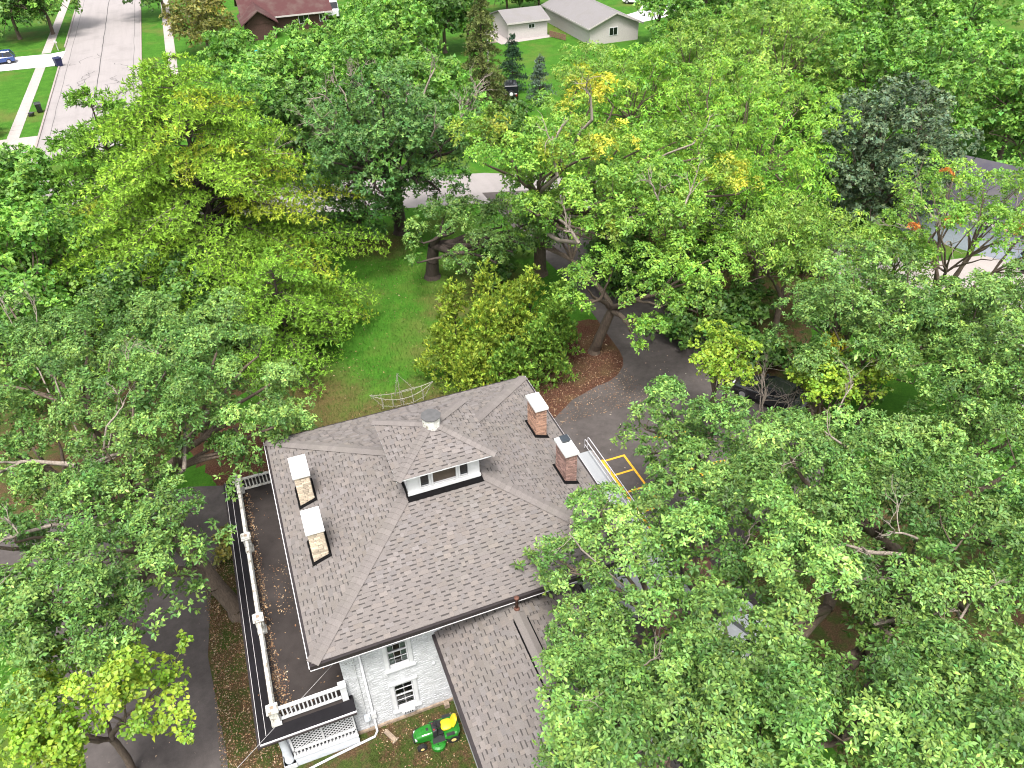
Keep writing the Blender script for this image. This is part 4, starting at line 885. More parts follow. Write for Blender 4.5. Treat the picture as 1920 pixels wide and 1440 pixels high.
up_ = tag(empty('utility_pole', (33.2, 74.0, 0)), 'pale utility pole standing among the trees behind the spruce', 'pole')
MB().lathe([(.14, 0), (.10, 7.6)], (0, 0, 0), 10).build('shaft', M['cable'], up_); MB().box(-1.1, 1.1, -.06, .06, 6.9, 7.04).build('crossarm', M['deadwood'], up_)
for x in (-.95, -.4, .4, .95): MB().lathe([(.04, 7.04), (.06, 7.15), (.03, 7.22)], (x, 0, 0), 8).build('insulator', M['cream'], up_)
up2 = tag(empty('utility_pole', (43.6, 109, 0)), 'thin pale pole standing behind the beige shed', 'pole')
MB().lathe([(.10, 0), (.07, 6.6)], (0, 0, 0), 8).build('shaft', M['cable'], up2); MB().box(-.5, .5, -.04, .04, 6.2, 6.3).build('crossarm', M['deadwood'], up2)
tp = tag(empty('garden_pool', (10.0, 109.0, 0)), 'small teal paddling pool glimpsed between the maples', 'pool')
MB().lathe([(1.0, 0), (1.1, .5), (1.02, .55), (.96, .5), (.93, .2)], (0, 0, 0), 20).build('wall', M['teal'], tp); MB().lathe([(.95, .36), (.01, .37)], (0, 0, 0), 20).build('water', M['lamp'], tp)
fc = tag(empty('low_timber_fence', (52.8, 98.0, 0), math.radians(-70)), 'short brown timber fence between shed and grey roofed house', 'fence')
for k in range(9): MB().box(-1.6 + .4 * k, -1.5 + .4 * k + .2, -.02, .02, .08, .9 + .04 * (k % 2)).build('board', M['wood'], fc)
for z in (.3, .75): MB().box(-1.7, 2.0, .022, .06, z, z + .08).build('rail', M['wood'], fc)

# ------------------------------------------------------------------ neighbouring buildings
def gable(name, label, x0, x1, y0, y1, ze, zr, axis, wallm, roofm, over=.4, wins=(), cat='house', rz=0):
    o = tag(empty(name, ((x0 + x1) / 2, (y0 + y1) / 2, 0), rz), label, cat); cx, cy = (x0 + x1) / 2, (y0 + y1) / 2
    a, b, c, d = x0 - cx, x1 - cx, y0 - cy, y1 - cy; t = MB(); t.box(a, b, c, d, 0, ze)
    if axis == 'y': t.add([(a, c + .002, ze), (b, c + .002, ze), (0, c + .002, zr - .05), (a, d - .002, ze), (b, d - .002, ze), (0, d - .002, zr - .05)], [(0, 1, 2), (3, 5, 4)])
    else: t.add([(a + .002, c, ze), (a + .002, d, ze), (a + .002, 0, zr - .05), (b - .002, c, ze), (b - .002, d, ze), (b - .002, 0, zr - .05)], [(0, 2, 1), (3, 4, 5)])
    t.build('wall', wallm, o); A, B, Cc, D_ = a - over, b + over, c - over, d + over; r = MB(); th = .14
    sl = (zr - ze) / ((b - a) / 2 if axis == 'y' else (d - c) / 2); zl = ze - sl * over
    if axis == 'y': prof = [(A, zl), (0, zr), (B, zl), (B, zl + th), (0, zr + th), (A, zl + th)]; r.extrude_y(prof, Cc, D_)
    else:
        prof = [(Cc, zl), (0, zr), (D_, zl), (D_, zl + th), (0, zr + th), (Cc, zl + th)]
        n = 6; r.add([(A, y, z) for y, z in prof] + [(B, y, z) for y, z in prof], [tuple(range(n - 1, -1, -1)), tuple(range(n, 2 * n))] + [(i, (i + 1) % n, n + (i + 1) % n, n + i) for i in range(n)])
    rf = r.build('roof', roofm, o)
    f = MB()
    if axis == 'y':
        for s in (-1, 1): f.beam((s * (B + .012), Cc, zl + th / 2 - .02), (s * (B + .012), D_, zl + th / 2 - .02), .02, th + .1)
        for s in (-1, 1): f.beam((s * B, Cc - .014, zl + th / 2), (0, Cc - .014, zr + th / 2), .02, th + .08)
    else:
        for s in (-1, 1): f.beam((A, s * (D_ + .012), zl + th / 2 - .02), (B, s * (D_ + .012), zl + th / 2 - .02), .02, th + .1)
    f.build('fascia', M['siding'], o)
    for (u, z, wd, h) in wins:
        wv = MB().box(u - wd / 2 - .07, u + wd / 2 + .07, c - .05, c - .001, z - .07, z + h + .07).build('window', M['white'], o)
        for s in (-1, 1): MB().box(u + (s - 1) * wd / 4 + .03, u + (s + 1) * wd / 4 - .03, c - .06, c - .049, z, z + h).build('pane', M['glass'], wv)
    return o
gable('garden_shed', 'beige sided shed with grey shingle roof and one small window', 45.8, 52.2, 100.3, 107.2, 2.45, 3.5, 'x', M['siding'], M['roofgrey'], .35, [(.6, 1.45, .95, .5)], 'shed')
gable('bungalow', 'beige bungalow with broad grey shingle gable roof near the top edge', 55.6, 63.6, 92.3, 109, 2.5, 4.1, 'y', M['siding'], M['roofgrey'], .5, [(-.2, 1.1, 1.3, 1.0)])
rh = gable('red_roof_house', 'brown house with a long dark red shingle roof at the top edge', 9.5, 22.5, 121.5, 131.5, 2.7, 5.2, 'x', M['brownw'], M['roofred'], .7, [(2.5, 1.0, 1.6, 1.2), (5.5, 1.0, .9, 1.2)])
t = MB(); t.extrude_y([(-7.6, 2.3), (-4.8, 4.2), (-2.0, 2.3), (-2.0, 2.45), (-4.8, 4.35), (-7.6, 2.45)], -9.5, -2); t.build('porch_roof', M['roofred'], rh); t = MB(); t.box(-7.0, -2.6, -8.8, -4.9, 0, 2.35); t.add([(-7.0, -8.85, 2.35), (-2.6, -8.85, 2.35), (-4.8, -8.85, 4.1)], [(0, 1, 2)]); t.build('porch_wall', M['brownw'], rh)
MB().lathe([(.08, 4.5), (.08, 5.9)], (3.2, -1.0, 0), 8).build('vent_pipe', M['drip'], rh)
gable('dark_roof_house', 'grey blue house with charcoal shingle roof behind the sparse tree', 55, 66, 21, 31, 3.0, 5.4, 'y', M['sidingb'], M['roofdark'], .5, [(-2, 1.0, 1.4, 1.2)], rz=math.radians(28))

# ------------------------------------------------------------------ trees
def unit(a): return a / np.maximum(np.linalg.norm(a, axis=-1, keepdims=True), 1e-9)
def frusta(seg, n=6):
    """seg rows: p0(3) p1(3) r0 r1 -> open tapered tubes"""
    seg = np.asarray(seg, float); p0, p1 = seg[:, :3], seg[:, 3:6]; d = unit(p1 - p0)
    ref = np.where(np.abs(d[:, 2:3]) > .9, np.array([[1., 0, 0]]), np.array([[0, 0, 1.]])); a = unit(np.cross(d, ref)); b = np.cross(d, a)
    th = 2 * np.pi * np.arange(n) / n; ca, sa = np.cos(th), np.sin(th)
    off = a[:, None, :] * ca[None, :, None] + b[:, None, :] * sa[None, :, None]
    V = np.concatenate([p0[:, None] + off * seg[:, 6, None, None], p1[:, None] + off * seg[:, 7, None, None]], 1).reshape(-1, 3)
    i = np.arange(n); j = (i + 1) % n; q = np.stack([i, j, n + j, n + i], 1)
    return V, (q[None] + (2 * n * np.arange(len(seg)))[:, None, None]).reshape(-1, 4)
def leaves(B, D, S, L, Wd, fold, col, tri=False):
    """B base, D direction, S side; each leaf two triangles folded on the midrib"""
    N = np.cross(D, S)
    if tri:
        a = B + D * (L * .12)[:, None]; w2 = (Wd * .62)[:, None]
        V = np.stack([a - S * w2, B + D * L[:, None], a + S * w2], 1).reshape(-1, 3)
        return V, np.arange(len(V)).reshape(-1, 3), np.repeat(col, 3, 0)
    mid = B + D * (L * .52)[:, None]
    Lf = mid + S * (Wd / 2)[:, None] + N * (fold * Wd)[:, None]; Rt = mid - S * (Wd / 2)[:, None] + N * (fold * Wd)[:, None]
    tip = B + D * L[:, None] - N * (L * .10)[:, None]
    V = np.stack([B, Rt, tip, Lf], 1).reshape(-1, 3); k = 4 * np.arange(len(B))[:, None]
    F = np.concatenate([k + np.array([[0, 1, 2]]), k + np.array([[0, 2, 3]])], 1).reshape(-1, 3)
    return V, F, np.repeat(col, 4, 0)
class Wood:
    def __init__(s, r): s.seg = []; s.r = r
    def path(s, p0, p1, r0, r1, n=6, lift=0.0, wob=.06):
        p0, p1 = np.asarray(p0, float), np.asarray(p1, float); L = np.linalg.norm(p1 - p0); c = (p0 + p1) / 2 + np.array([0, 0, lift * L]) + s.r.normal(0, wob * L, 3)
        prev = p0
        for k in range(1, n + 1):
            t = k / n; q = (1 - t) ** 2 * p0 + 2 * t * (1 - t) * c + t * t * p1
            if k < n: q = q + s.r.normal(0, wob * L * .12, 3)
            a = r0 + (r1 - r0) * (k - 1) / n; b = r0 + (r1 - r0) * t
            s.seg.append([*prev, *q, a, b]); prev = q
        return prev
    def build(s, name, mat, parent, n=6): V, F = frusta(s.seg, n); return fastmesh(name, V, F, mat, parent, smooth=True)

SP = dict(   # leaf length, width ratio, leaves per spray, mode, two leaf colours, material, colour scatter
    oak=dict(gain=(1.06, 1.10, .90), L=.15, w=.48, n=7, mode='rosette', c=(.062, .135, .032), tip=(.180, .290, .080), mat='oakleaf', sc=.36),
    oakdk=dict(gain=(1.1, 1.22, 1.0), L=.17, w=.52, n=6, mode='rosette', c=(.045, .104, .028), tip=(.110, .190, .054), mat='oakleaf', sc=.28),
    oaky=dict(L=.17, w=.52, n=6, mode='rosette', c=(.085, .205, .032), tip=(.190, .340, .060), mat='leaf', sc=.26),
    maple=dict(L=.19, w=.85, n=5, mode='rosette', c=(.062, .170, .030), tip=(.155, .310, .062), mat='leaf', sc=.28),
    mapled=dict(L=.19, w=.85, n=5, mode='rosette', c=(.038, .100, .024), tip=(.085, .175, .042), mat='leaf', sc=.28),
    mapley=dict(L=.17, w=.85, n=5, mode='rosette', c=(.120, .235, .026), tip=(.235, .34, .046), mat='leaf', sc=.24),
    ash=dict(L=.22, w=.36, n=6, mode='droop', c=(.095, .205, .034), tip=(.200, .335, .066), mat='leaf', sc=.26),
    locust=dict(L=.24, w=.34, n=6, mode='droop', c=(.085, .215, .024), tip=(.190, .350, .046), mat='leaf', sc=.26),
    dark=dict(gain=(.85, 1.0, .85), L=.14, w=.9, n=6, mode='rosette', c=(.060, .086, .048), tip=(.150, .190, .115), mat='oakleaf', sc=.3),
    gold=dict(gain=(.9, .95, .9), L=.2, w=.6, n=6, mode='rosette', c=(.110, .110, .024), tip=(.20, .18, .04), mat='leaf', sc=.3),
    shrub=dict(L=.2, w=.6, n=5, mode='rosette', c=(.040, .105, .024), tip=(.095, .185, .044), mat='leaf', sc=.3),
    cedar=dict(gain=(1.05, 1.12, .9), L=.26, w=.42, n=6, mode='up', c=(.130, .205, .026), tip=(.31, .37, .058), mat='needle', sc=.3),
    cedard=dict(gain=(1.05, 1.15, .9), L=.26, w=.42, n=6, mode='up', c=(.075, .150, .024), tip=(.18, .27, .048), mat='needle', sc=.3),
)
def auto_lobes(r, c, R, H, n, lr, low=-.35, squash=.75):
    """lobe centres spread through the outer part of a flattened crown of radius R and half height H"""
    ph = r.uniform(0, 6.28, 4); pts = []
    for i in range(n):
        best, bd = None, -1
        for _ in range(14):
            d = unit(r.normal(size=3)); d[2] = d[2] if d[2] > low else -d[2] * .6; d = unit(d); az = math.atan2(d[1], d[0])
            k = 1 + .16 * math.sin(2 * az + ph[0]) + .12 * math.sin(3 * az + ph[1]) + .08 * math.sin(5 * az + ph[2]); f = r.uniform(.55, 1.0) if r.random() < .8 else r.uniform(.1, .5)
            p = np.array([d[0] * (R - lr * .7) * k * f, d[1] * (R - lr * .7) * k * f, d[2] * max(H - lr * .5, .3) * f])
            dd = min([np.linalg.norm((p - q[:3]) * np.array([1, 1, 1.2])) for q in pts] or [9])
            if dd > bd: best, bd = p, dd
        pts.append(np.r_[best, lr * r.uniform(.72, 1.25)])
    P = np.array(pts); P[:, :3] += np.asarray(c); return P
NTRI = [0]
def foliage(r, lobes, sp, Lmul=1.0, dens=1.0, squash=.75, tips=None, cen=None, clump=.62, fill=1.0, tri=False):
    """each lobe is a cluster of small leafy clumps, each clump a dome of leaf sprays; colour is random per clump, spray and leaf"""
    L0 = sp['L'] * Lmul; gap = L0 * 1.95 / math.sqrt(dens); rc0 = max(clump * (.55 + .45 * Lmul), L0 * 1.7); Bs = []; Ns = []; Cs = []; Tw = []
    cen = lobes[:, :3].mean(0) if cen is None else cen
    for i, lb in enumerate(lobes):
        c, rad = lb[:3], lb[3]; rc1 = min(rc0, rad * .6); nc = max(3, int(4 * math.pi * rad * rad * .60 * fill / (rc1 * rc1 * 3.1)))
        d = unit(r.normal(size=(nc, 3))); low = d[:, 2] < -.3; d[low, 2] *= -.6; d = unit(d)
        rr = rad * np.where(r.random(nc) < .8, r.uniform(.72, 1.12, nc), r.uniform(.25, .7, nc)); cc = c + d * rr[:, None] * np.array([1, 1, squash])
        lobe_t = np.exp(r.normal(0, .12)); yl = tips[i] if tips is not None else 0.0
        for k in range(nc):
            rc = rc1 * r.uniform(.55, 1.3); n = max(3, int(1.9 * math.pi * rc * rc / gap ** 2)); e = unit(r.normal(size=(n, 3)) + d[k] * .5 + np.array([0, 0, .75]))
            p = cc[k] + e * rc * r.uniform(.72, 1.08, (n, 1)) * np.array([1, 1, .8])
            t = np.clip(r.normal(.42, .26) + r.normal(0, .22, n), 0, 1)[:, None]
            base = np.array(sp['c'])[None] * (1 - t) + np.array(sp['tip'])[None] * t
            if yl: y2 = np.clip(yl + r.normal(0, .22), 0, 1); base = base * (1 - y2) + np.array([.56, .52, .05]) * y2 * (.6 + .5 * t)
            Cs.append(base * lobe_t * np.exp(r.normal(0, sp['sc'] * .45))); Bs.append(p); Ns.append(unit(e * .8 + np.array([0, 0, .45]) + r.normal(0, .2, (n, 3))))
        Tw.append((c, cc[r.choice(nc, max(2, nc // 4), False)], rad))
    B, N, Cc = np.concatenate(Bs), np.concatenate(Ns), np.concatenate(Cs); m = sp['n']; n = len(B)
    a = unit(np.cross(N, unit(r.normal(size=(n, 3))))); b = np.cross(N, a); th = (2 * np.pi * np.arange(m) / m)[None] + r.normal(0, .35, (n, m))
    rad_dir = a[:, None] * np.cos(th)[..., None] + b[:, None] * np.sin(th)[..., None]
    if sp['mode'] == 'rosette': el = r.normal(.30, .28, (n, m))
    elif sp['mode'] == 'droop': el = r.normal(.10, .30, (n, m))
    else: el = r.normal(.95, .25, (n, m))
    D = rad_dir * np.cos(el)[..., None] + N[:, None] * np.sin(el)[..., None]
    if sp['mode'] == 'droop': D = D + np.array([0, 0, -.55])
    if sp['mode'] == 'up': D = D + np.array([0, 0, .35])
    D = unit(D).reshape(-1, 3); NN = np.repeat(N, m, 0); S = unit(np.cross(NN + r.normal(0, .25, NN.shape), D)); cnt = len(D)
    Lr = L0 * np.exp(r.normal(0, .2, cnt)); Bp = np.repeat(B, m, 0) + D * (Lr * .12)[:, None] + r.normal(0, L0 * .13, (cnt, 3))
    col = np.repeat(Cc, m, 0) * np.exp(r.normal(0, sp['sc'] * .8, (cnt, 1))); yel = np.exp(r.normal(0, .10, (cnt, 1))); col = col * np.concatenate([yel, np.ones_like(yel), 1 / yel], 1)
    col = np.clip(col * np.array(sp.get('gain', (1.22, 1.14, .86))), .004, .62)
    V, F, C = leaves(Bp, D, S, Lr, Lr * sp['w'], r.uniform(.05, .3, cnt), col, tri)
    return V, F, C, Tw
def tree(name, label, base, h, sp, lobes, seed, tr=.3, fork=.28, nl=5, Lmul=1.0, dens=1.0, squash=.75, tips=None, lean=(0, 0), bark='bark', group=None, cat='tree', twigs=True, forkpt=None, fill=.85, clump=.72, under=False):
    r = np.random.default_rng(seed); o = tag(empty(name, (*base, 0)), label, cat, group); lobes = np.asarray(lobes, float); s = SP[sp]
    wd = Wood(r); fk = np.array([lean[0], lean[1], fork * h]) if forkpt is None else np.asarray(forkpt, float)
    wd.seg.append([0, 0, -.1, fk[0] * .05, fk[1] * .05, .35, tr * 1.5, tr * 1.08]); wd.path((fk[0] * .05, fk[1] * .05, .35), fk, tr * 1.08, tr * .85, 6, 0, .03)
    nl = min(nl, len(lobes)); cent = lobes[r.choice(len(lobes), nl, False), :3].copy()
    for _ in range(6):
        g = np.argmin(((lobes[:, None, :3] - cent[None]) ** 2).sum(-1), 1)
        for k in range(nl):
            if (g == k).any(): cent[k] = lobes[g == k, :3].mean(0)
    for k in range(nl):
        idx = np.where(g == k)[0]
        if not len(idx): continue
        j = fk + (cent[k] - fk) * .55; j[2] = fk[2] + (cent[k][2] - fk[2]) * .5; wd.path(fk, j, tr * .62, tr * .36, 6, .08, .09)
        for i in idx:
            c = lobes[i, :3] - np.array([0, 0, .35 * lobes[i, 3]]); wd.path(j, c, tr * .30, tr * .11, 5, .05, .10)
    V, F, C, Tw = foliage(r, lobes, s, Lmul, dens, squash, tips, fill=fill, clump=clump, tri=math.hypot(base[0] - CAM[0], base[1] - CAM[1]) > 62)
    if under:       # the crown's lower storey
        low = lobes.copy(); low[:, :2] += r.normal(0, .5, (len(low), 2)); low[:, 2] -= low[:, 3] * .8 + r.uniform(.5, 1.1, len(low)); low[:, 3] *= .85
        V2, F2, C2, _q = foliage(r, low, s, Lmul * 1.35, .8, squash, None, fill=.8, clump=clump)
        F = np.concatenate([F, F2 + len(V)]); V = np.concatenate([V, V2]); C = np.concatenate([C, C2])
    if twigs:
        tw = Wood(r)
        for c, ps, rad in Tw:
            for p in ps: tw.path(c - np.array([0, 0, .3 * rad]), p, max(.018, tr * .075), .008, 2, .05, .12)
    if twigs: tw.build('twigs', M[bark], o, 3)['kind'] = 'stuff'
    wd.build('trunk', M[bark], o, 8 if tr > .25 else 5); fastmesh('crown', V, F, M[s['mat']], o, C); NTRI[0] += len(F) + len(wd.seg) * 14
    return o
def dead_branch(parent, p0, d, L, r0, seed, name='dead_branch', depth=4, mat='deadwood', root=None):
    """bare forking limb; local coordinates of its tree"""
    r = np.random.default_rng(seed); wd = Wood(r)
    def grow(p, d, L, rad, k):
        q = wd.path(p, p + d * L, rad, rad * .55, 5, .03, .10)
        if k == 0: return
        for _ in range(r.integers(2, 4)):
            nd = unit(d + r.normal(0, .55, 3) + np.array([0, 0, .15])); t = r.uniform(.45, 1.0); grow(p + (q - p) * t, nd, L * r.uniform(.45, .75), rad * .5, k - 1)
    if root is not None: wd.path(root, p0, r0 * 1.6, r0, 7, .04, .05)
    grow(np.asarray(p0, float), unit(np.asarray(d, float)), L, r0, depth); return wd.build(name, M[mat], parent, 5)
def ltree(name, label, x, y, h, sp, R, seed, zc=None, H=None, n=22, lr=None, **k):
    """tree with automatic lobes"""
    r = np.random.default_rng(seed + 1000); zc = zc or h * .62; H = H or (h - zc); lr = lr or R * .38; off = k.pop('off', (0, 0)); low = k.pop('low', -.35)
    return tree(name, label, (x, y), h, sp, auto_lobes(r, (off[0], off[1], zc), R, H, n, lr, low), seed, tr=k.pop('tr', .02 * h + .03), **k)
def conifer(name, label, base, h, R, seed, c, tip, droop=.25, L=.2, whorl=.5, nb=6, z0=1.0, step=.45, wdt=.22, pw=.8, tuft=6, gold=0.0, upsweep=.1, dens=1.0, bark='barkd', rx=1.0):
    r = np.random.default_rng(seed); o = tag(empty(name, (*base, 0)), label, 'tree'); wd = Wood(r); tr = .022 * h
    wd.path((0, 0, -.1), (0, 0, h * .97), tr * 1.2, .03, 10, 0, .004); P = []; DD = []; T = []; z = z0; G = []
    while z < h - .15:
        f = (z - z0) / (h - z0); Lb0 = R * (1 - f) ** pw * (1 if f > .12 else .75 + 2 * f)
        for k in range(nb if f < .75 else max(4, nb - 2)):
            az = r.uniform(0, 6.28); Lb = max(.25, Lb0 * r.uniform(.68, 1.12)); d = np.array([math.cos(az) * rx, math.sin(az), 0]); zz = z + r.uniform(-.3, .3)
            gm = r.random() < .22 * gold; bt = np.clip(r.normal(.55, .25), 0, 1); ns = max(3, int(Lb / .35)); prev = np.array([0, 0, zz]); side = np.array([-d[1], d[0], 0])
            sg = r.normal(0, .10)
            for i in range(1, ns + 1):
                t = i / ns; q = np.array([0, 0, zz]) + d * Lb * t + side * sg * Lb * t * t + np.array([0, 0, Lb * (upsweep * t * 1.6 - droop * t * t) + .05 * math.sin(9 * t + az)])
                wd.seg.append([*prev, *q, max(.012, tr * .30 * (1 - t) * (1 - f) + .012), max(.01, tr * .28 * (1 - t) * (1 - f) + .010)])
                if t > .22:
                    for s_ in (-1, 1):
                        bl = wdt * Lb * (1.15 - t) * r.uniform(.7, 1.2) + .18; bd = unit(d * .65 + side * s_ * .9 + np.array([0, 0, r.normal(-.06, .12)])); m = max(1, int(bl / step * dens))
                        if bl > .5: wd.seg.append([*q, *(q + bd * bl * .8), .012, .006])
                        for j in range(m):
                            P.append(q + bd * bl * (j + r.uniform(.3, 1)) / m + r.normal(0, .07, 3)); DD.append(unit(bd * .8 + d * .35 + np.array([0, 0, .32]))); T.append(np.clip(bt + r.normal(0, .2), 0, 1)); G.append(gm)
                    P.append(q + r.normal(0, .05, 3)); DD.append(unit(d + np.array([0, 0, .35]))); T.append(np.clip(bt + r.normal(0, .2), 0, 1)); G.append(gm)
                prev = q
        z += whorl * r.uniform(.8, 1.2)
    for _ in range(14): P.append(np.array([r.normal(0, .10), r.normal(0, .10), h - r.uniform(0, .7)])); DD.append(np.array([0, 0, 1.])); T.append(.8); G.append(False)
    P, DD, T, G = np.array(P), np.array(DD), np.array(T), np.array(G); n, m = len(P), tuft; N = DD
    a = unit(np.cross(N, unit(r.normal(size=(n, 3))))); b = np.cross(N, a); th = (2 * np.pi * np.arange(m) / m)[None] + r.normal(0, .3, (n, m)); el = r.normal(.75, .3, (n, m))
    D = unit((a[:, None] * np.cos(th)[..., None] + b[:, None] * np.sin(th)[..., None]) * np.cos(el)[..., None] + N[:, None] * np.sin(el)[..., None]).reshape(-1, 3)
    S = unit(np.cross(np.repeat(N, m, 0) + r.normal(0, .4, (n * m, 3)) + np.array([0, 0, .5]), D)); Lr = L * np.exp(r.normal(0, .2, n * m))
    cc = np.array(c)[None] * (1 - np.clip(T, 0, 1)[:, None]) + np.array(tip)[None] * np.clip(T, 0, 1)[:, None]; cc = cc * np.exp(r.normal(0, .14, (n, 1))); cc[G] = cc[G] * .6 + np.array([.30, .26, .02]) * .45
    col = np.clip(np.repeat(cc, m, 0) * np.exp(r.normal(0, .24, (n * m, 1))) * np.array([1.2, 1.2, .95]), .004, .62)
    V, F, C = leaves(np.repeat(P, m, 0), D, S, Lr, Lr * .28, r.uniform(.0, .25, n * m), col)
    wd.build('trunk', M[bark], o, 5); fastmesh('crown', V, F, M['needle'], o, C); NTRI[0] += len(F) + len(wd.seg) * 10; return o

LB = {}
LB['A'] = ((14.5, -4.5), '-3.51,4.60,9.5,1.05 -5.19,3.28,9.5,1.15 -3.31,3.22,9.0,1.20 -0.84,4.79,8.5,0.90 0.02,3.85,8.5,1.10 -5.08,2.18,9.0,1.10 -5.56,0.76,9.0,1.20 -6.18,1.28,8.5,0.60 -7.04,0.02,8.5,0.85 -6.02,-0.92,9.0,1.30 -7.45,-1.48,9.0,1.10 -6.65,-2.81,9.5,1.40 -8.00,-2.50,9.0,1.10 -5.27,-2.84,9.5,1.40 -8.43,-2.72,8.5,0.80 -3.96,0.17,9.5,1.20 -2.83,2.50,9.0,1.10 -4.35,-1.54,9.5,1.30 -4.12,-2.90,10.0,1.40 -4.56,-4.43,10.0,1.40 -5.77,-4.31,9.5,1.20 -7.20,-3.90,9.5,1.30 -5.33,4.58,9.0,0.50 -2.86,6.33,9.0,0.45 -1.94,6.27,8.7,0.50')
LB['B'] = ((24, -3.2), '-10.26,0.22,10.0,1.30 -8.41,0.84,10.5,1.40 -10.55,-1.81,10.0,1.30 -9.31,-1.79,11.0,1.50 -11.87,-3.19,10.0,1.40 -10.50,-3.30,10.5,1.20 -11.92,-5.03,10.5,1.50 -12.19,-6.88,11.0,1.50 -13.07,-6.40,10.5,1.40 -10.82,-5.80,11.0,1.20 -7.37,-0.62,11.0,1.40 -7.28,-2.39,11.0,1.10 -4.96,1.14,10.5,1.40 -2.77,0.84,10.5,1.50 -5.69,2.05,10.5,1.40 -5.22,-0.98,11.0,1.30 -3.71,-1.60,11.0,1.40 -5.08,-3.52,11.0,1.30 -6.33,-4.37,10.5,1.00 -6.96,-6.12,10.5,1.40 -9.49,-7.01,11.0,1.50 -11.15,-7.30,11.0,1.40 -8.53,-7.72,11.0,1.50 -6.22,-6.94,11.0,1.50 -7.59,-8.42,11.0,1.50 -3.14,-5.45,10.5,1.30 -2.97,-3.19,11.0,1.40 -0.97,-3.28,10.5,1.40 0.60,-0.62,10.0,1.40 -0.18,0.96,10.0,1.40 2.52,-0.80,10.0,1.30 -4.20,-5.02,10.5,1.10 -10.15,-8.30,11.0,1.40 -8.87,-8.96,11.0,1.40 -5.80,-7.99,11.0,1.30 -7.28,-9.31,11.0,1.30')
LB['C'] = ((20.5, 5.5), '-4.36,0.02,8.0,1.05 -3.03,-0.17,8.5,1.20 -2.07,-1.80,9.0,1.20 -3.21,-3.30,8.5,1.15 -1.60,-3.49,9.0,1.30 -3.05,-5.59,9.0,1.20 -3.57,-4.96,8.0,0.80 0.25,-3.53,9.0,1.30 -1.36,-4.98,9.0,1.10 1.69,-4.13,9.0,1.30 -3.64,-1.58,7.8,0.90 -4.52,-0.89,7.2,0.60 -2.02,-0.33,7.5,1.00 2.70,-4.92,9.0,1.20 -6.32,-3.14,7.5,0.28 -4.94,-2.51,7.5,0.32 -5.49,-2.80,7.5,0.25 -3.73,-1.82,7.4,0.60 -3.95,-3.98,8.0,0.50')
LB['D'] = ((-7.6, 13.8), '-0.51,11.37,8.5,1.40 1.96,10.90,8.5,1.30 4.40,8.69,8.5,1.40 6.47,6.69,8.5,1.40 8.11,5.16,8.0,1.35 -1.42,7.66,9.0,1.50 1.31,5.24,9.5,1.50 3.74,3.72,9.5,1.50 6.08,1.80,9.5,1.50 8.00,1.05,8.5,1.35 9.34,2.85,7.5,0.95 9.28,-0.14,7.5,0.95 8.13,-1.14,7.5,1.00 -3.27,9.75,8.5,1.40 -2.09,4.15,9.0,1.50 0.25,2.05,9.5,1.50 2.68,-0.05,10.0,1.50 4.75,-0.66,9.5,1.50 6.53,-1.32,8.5,1.30 6.74,-1.76,7.0,0.85 5.59,-1.29,6.5,0.70 -1.14,1.08,8.5,1.20 1.08,-1.21,9.0,1.30 3.02,-2.02,9.0,1.20 4.88,-1.81,8.5,1.10 3.14,-3.42,8.0,0.90 1.44,-2.72,8.0,1.10 -3.04,0.94,8.0,0.70 -0.43,-2.09,7.5,0.90 -1.91,-1.83,7.5,0.90 -3.11,3.75,8.0,1.00 -2.82,-1.13,8.0,1.10 -0.94,-4.17,8.3,1.00 1.05,-4.38,8.0,0.90 -4.02,1.90,8.5,1.30 -4.71,7.33,8.5,1.40 -4.71,15.34,8.3,1.00 2.38,-2.74,8.3,0.90')
LB['E'] = ((-3.15, 8.84), '-0.64,-1.37,8.5,0.90 -2.08,-1.13,9.0,1.10 -3.80,-1.01,9.0,1.00 -0.64,-2.81,8.0,0.80 -1.71,-3.55,9.0,1.00 -3.00,-3.74,9.5,1.20 -4.39,-3.68,9.5,1.10 -6.19,-1.17,9.0,0.80 -5.17,-4.58,9.5,1.20 -3.62,-5.45,9.5,1.20 -2.51,-5.26,9.0,1.00 -5.53,-6.08,9.0,1.20 -4.22,-6.62,9.0,1.00 -2.91,-6.49,9.0,0.90 -2.23,-6.84,8.5,0.65 -1.38,-1.18,8.0,0.70 -7.14,-3.37,9.0,1.40 -7.88,-0.48,9.0,1.40')
LB['F'] = ((-7.9, 2.6), '-0.20,0.44,7.0,0.75 0.30,0.80,7.0,0.60 1.96,-0.33,7.5,0.75 2.94,-1.05,7.0,0.75 2.21,-2.45,8.0,1.05 3.36,-3.00,7.5,0.80 1.17,-2.23,8.0,0.95 2.54,-3.35,7.5,0.80 -0.88,-1.29,7.5,0.85 -1.24,-2.49,7.5,0.90 0.01,-2.81,7.5,0.90 -1.82,-0.20,7.0,0.65 3.80,-0.36,6.8,0.30 0.17,-3.15,7.0,0.70 -0.77,-2.65,7.0,0.80')
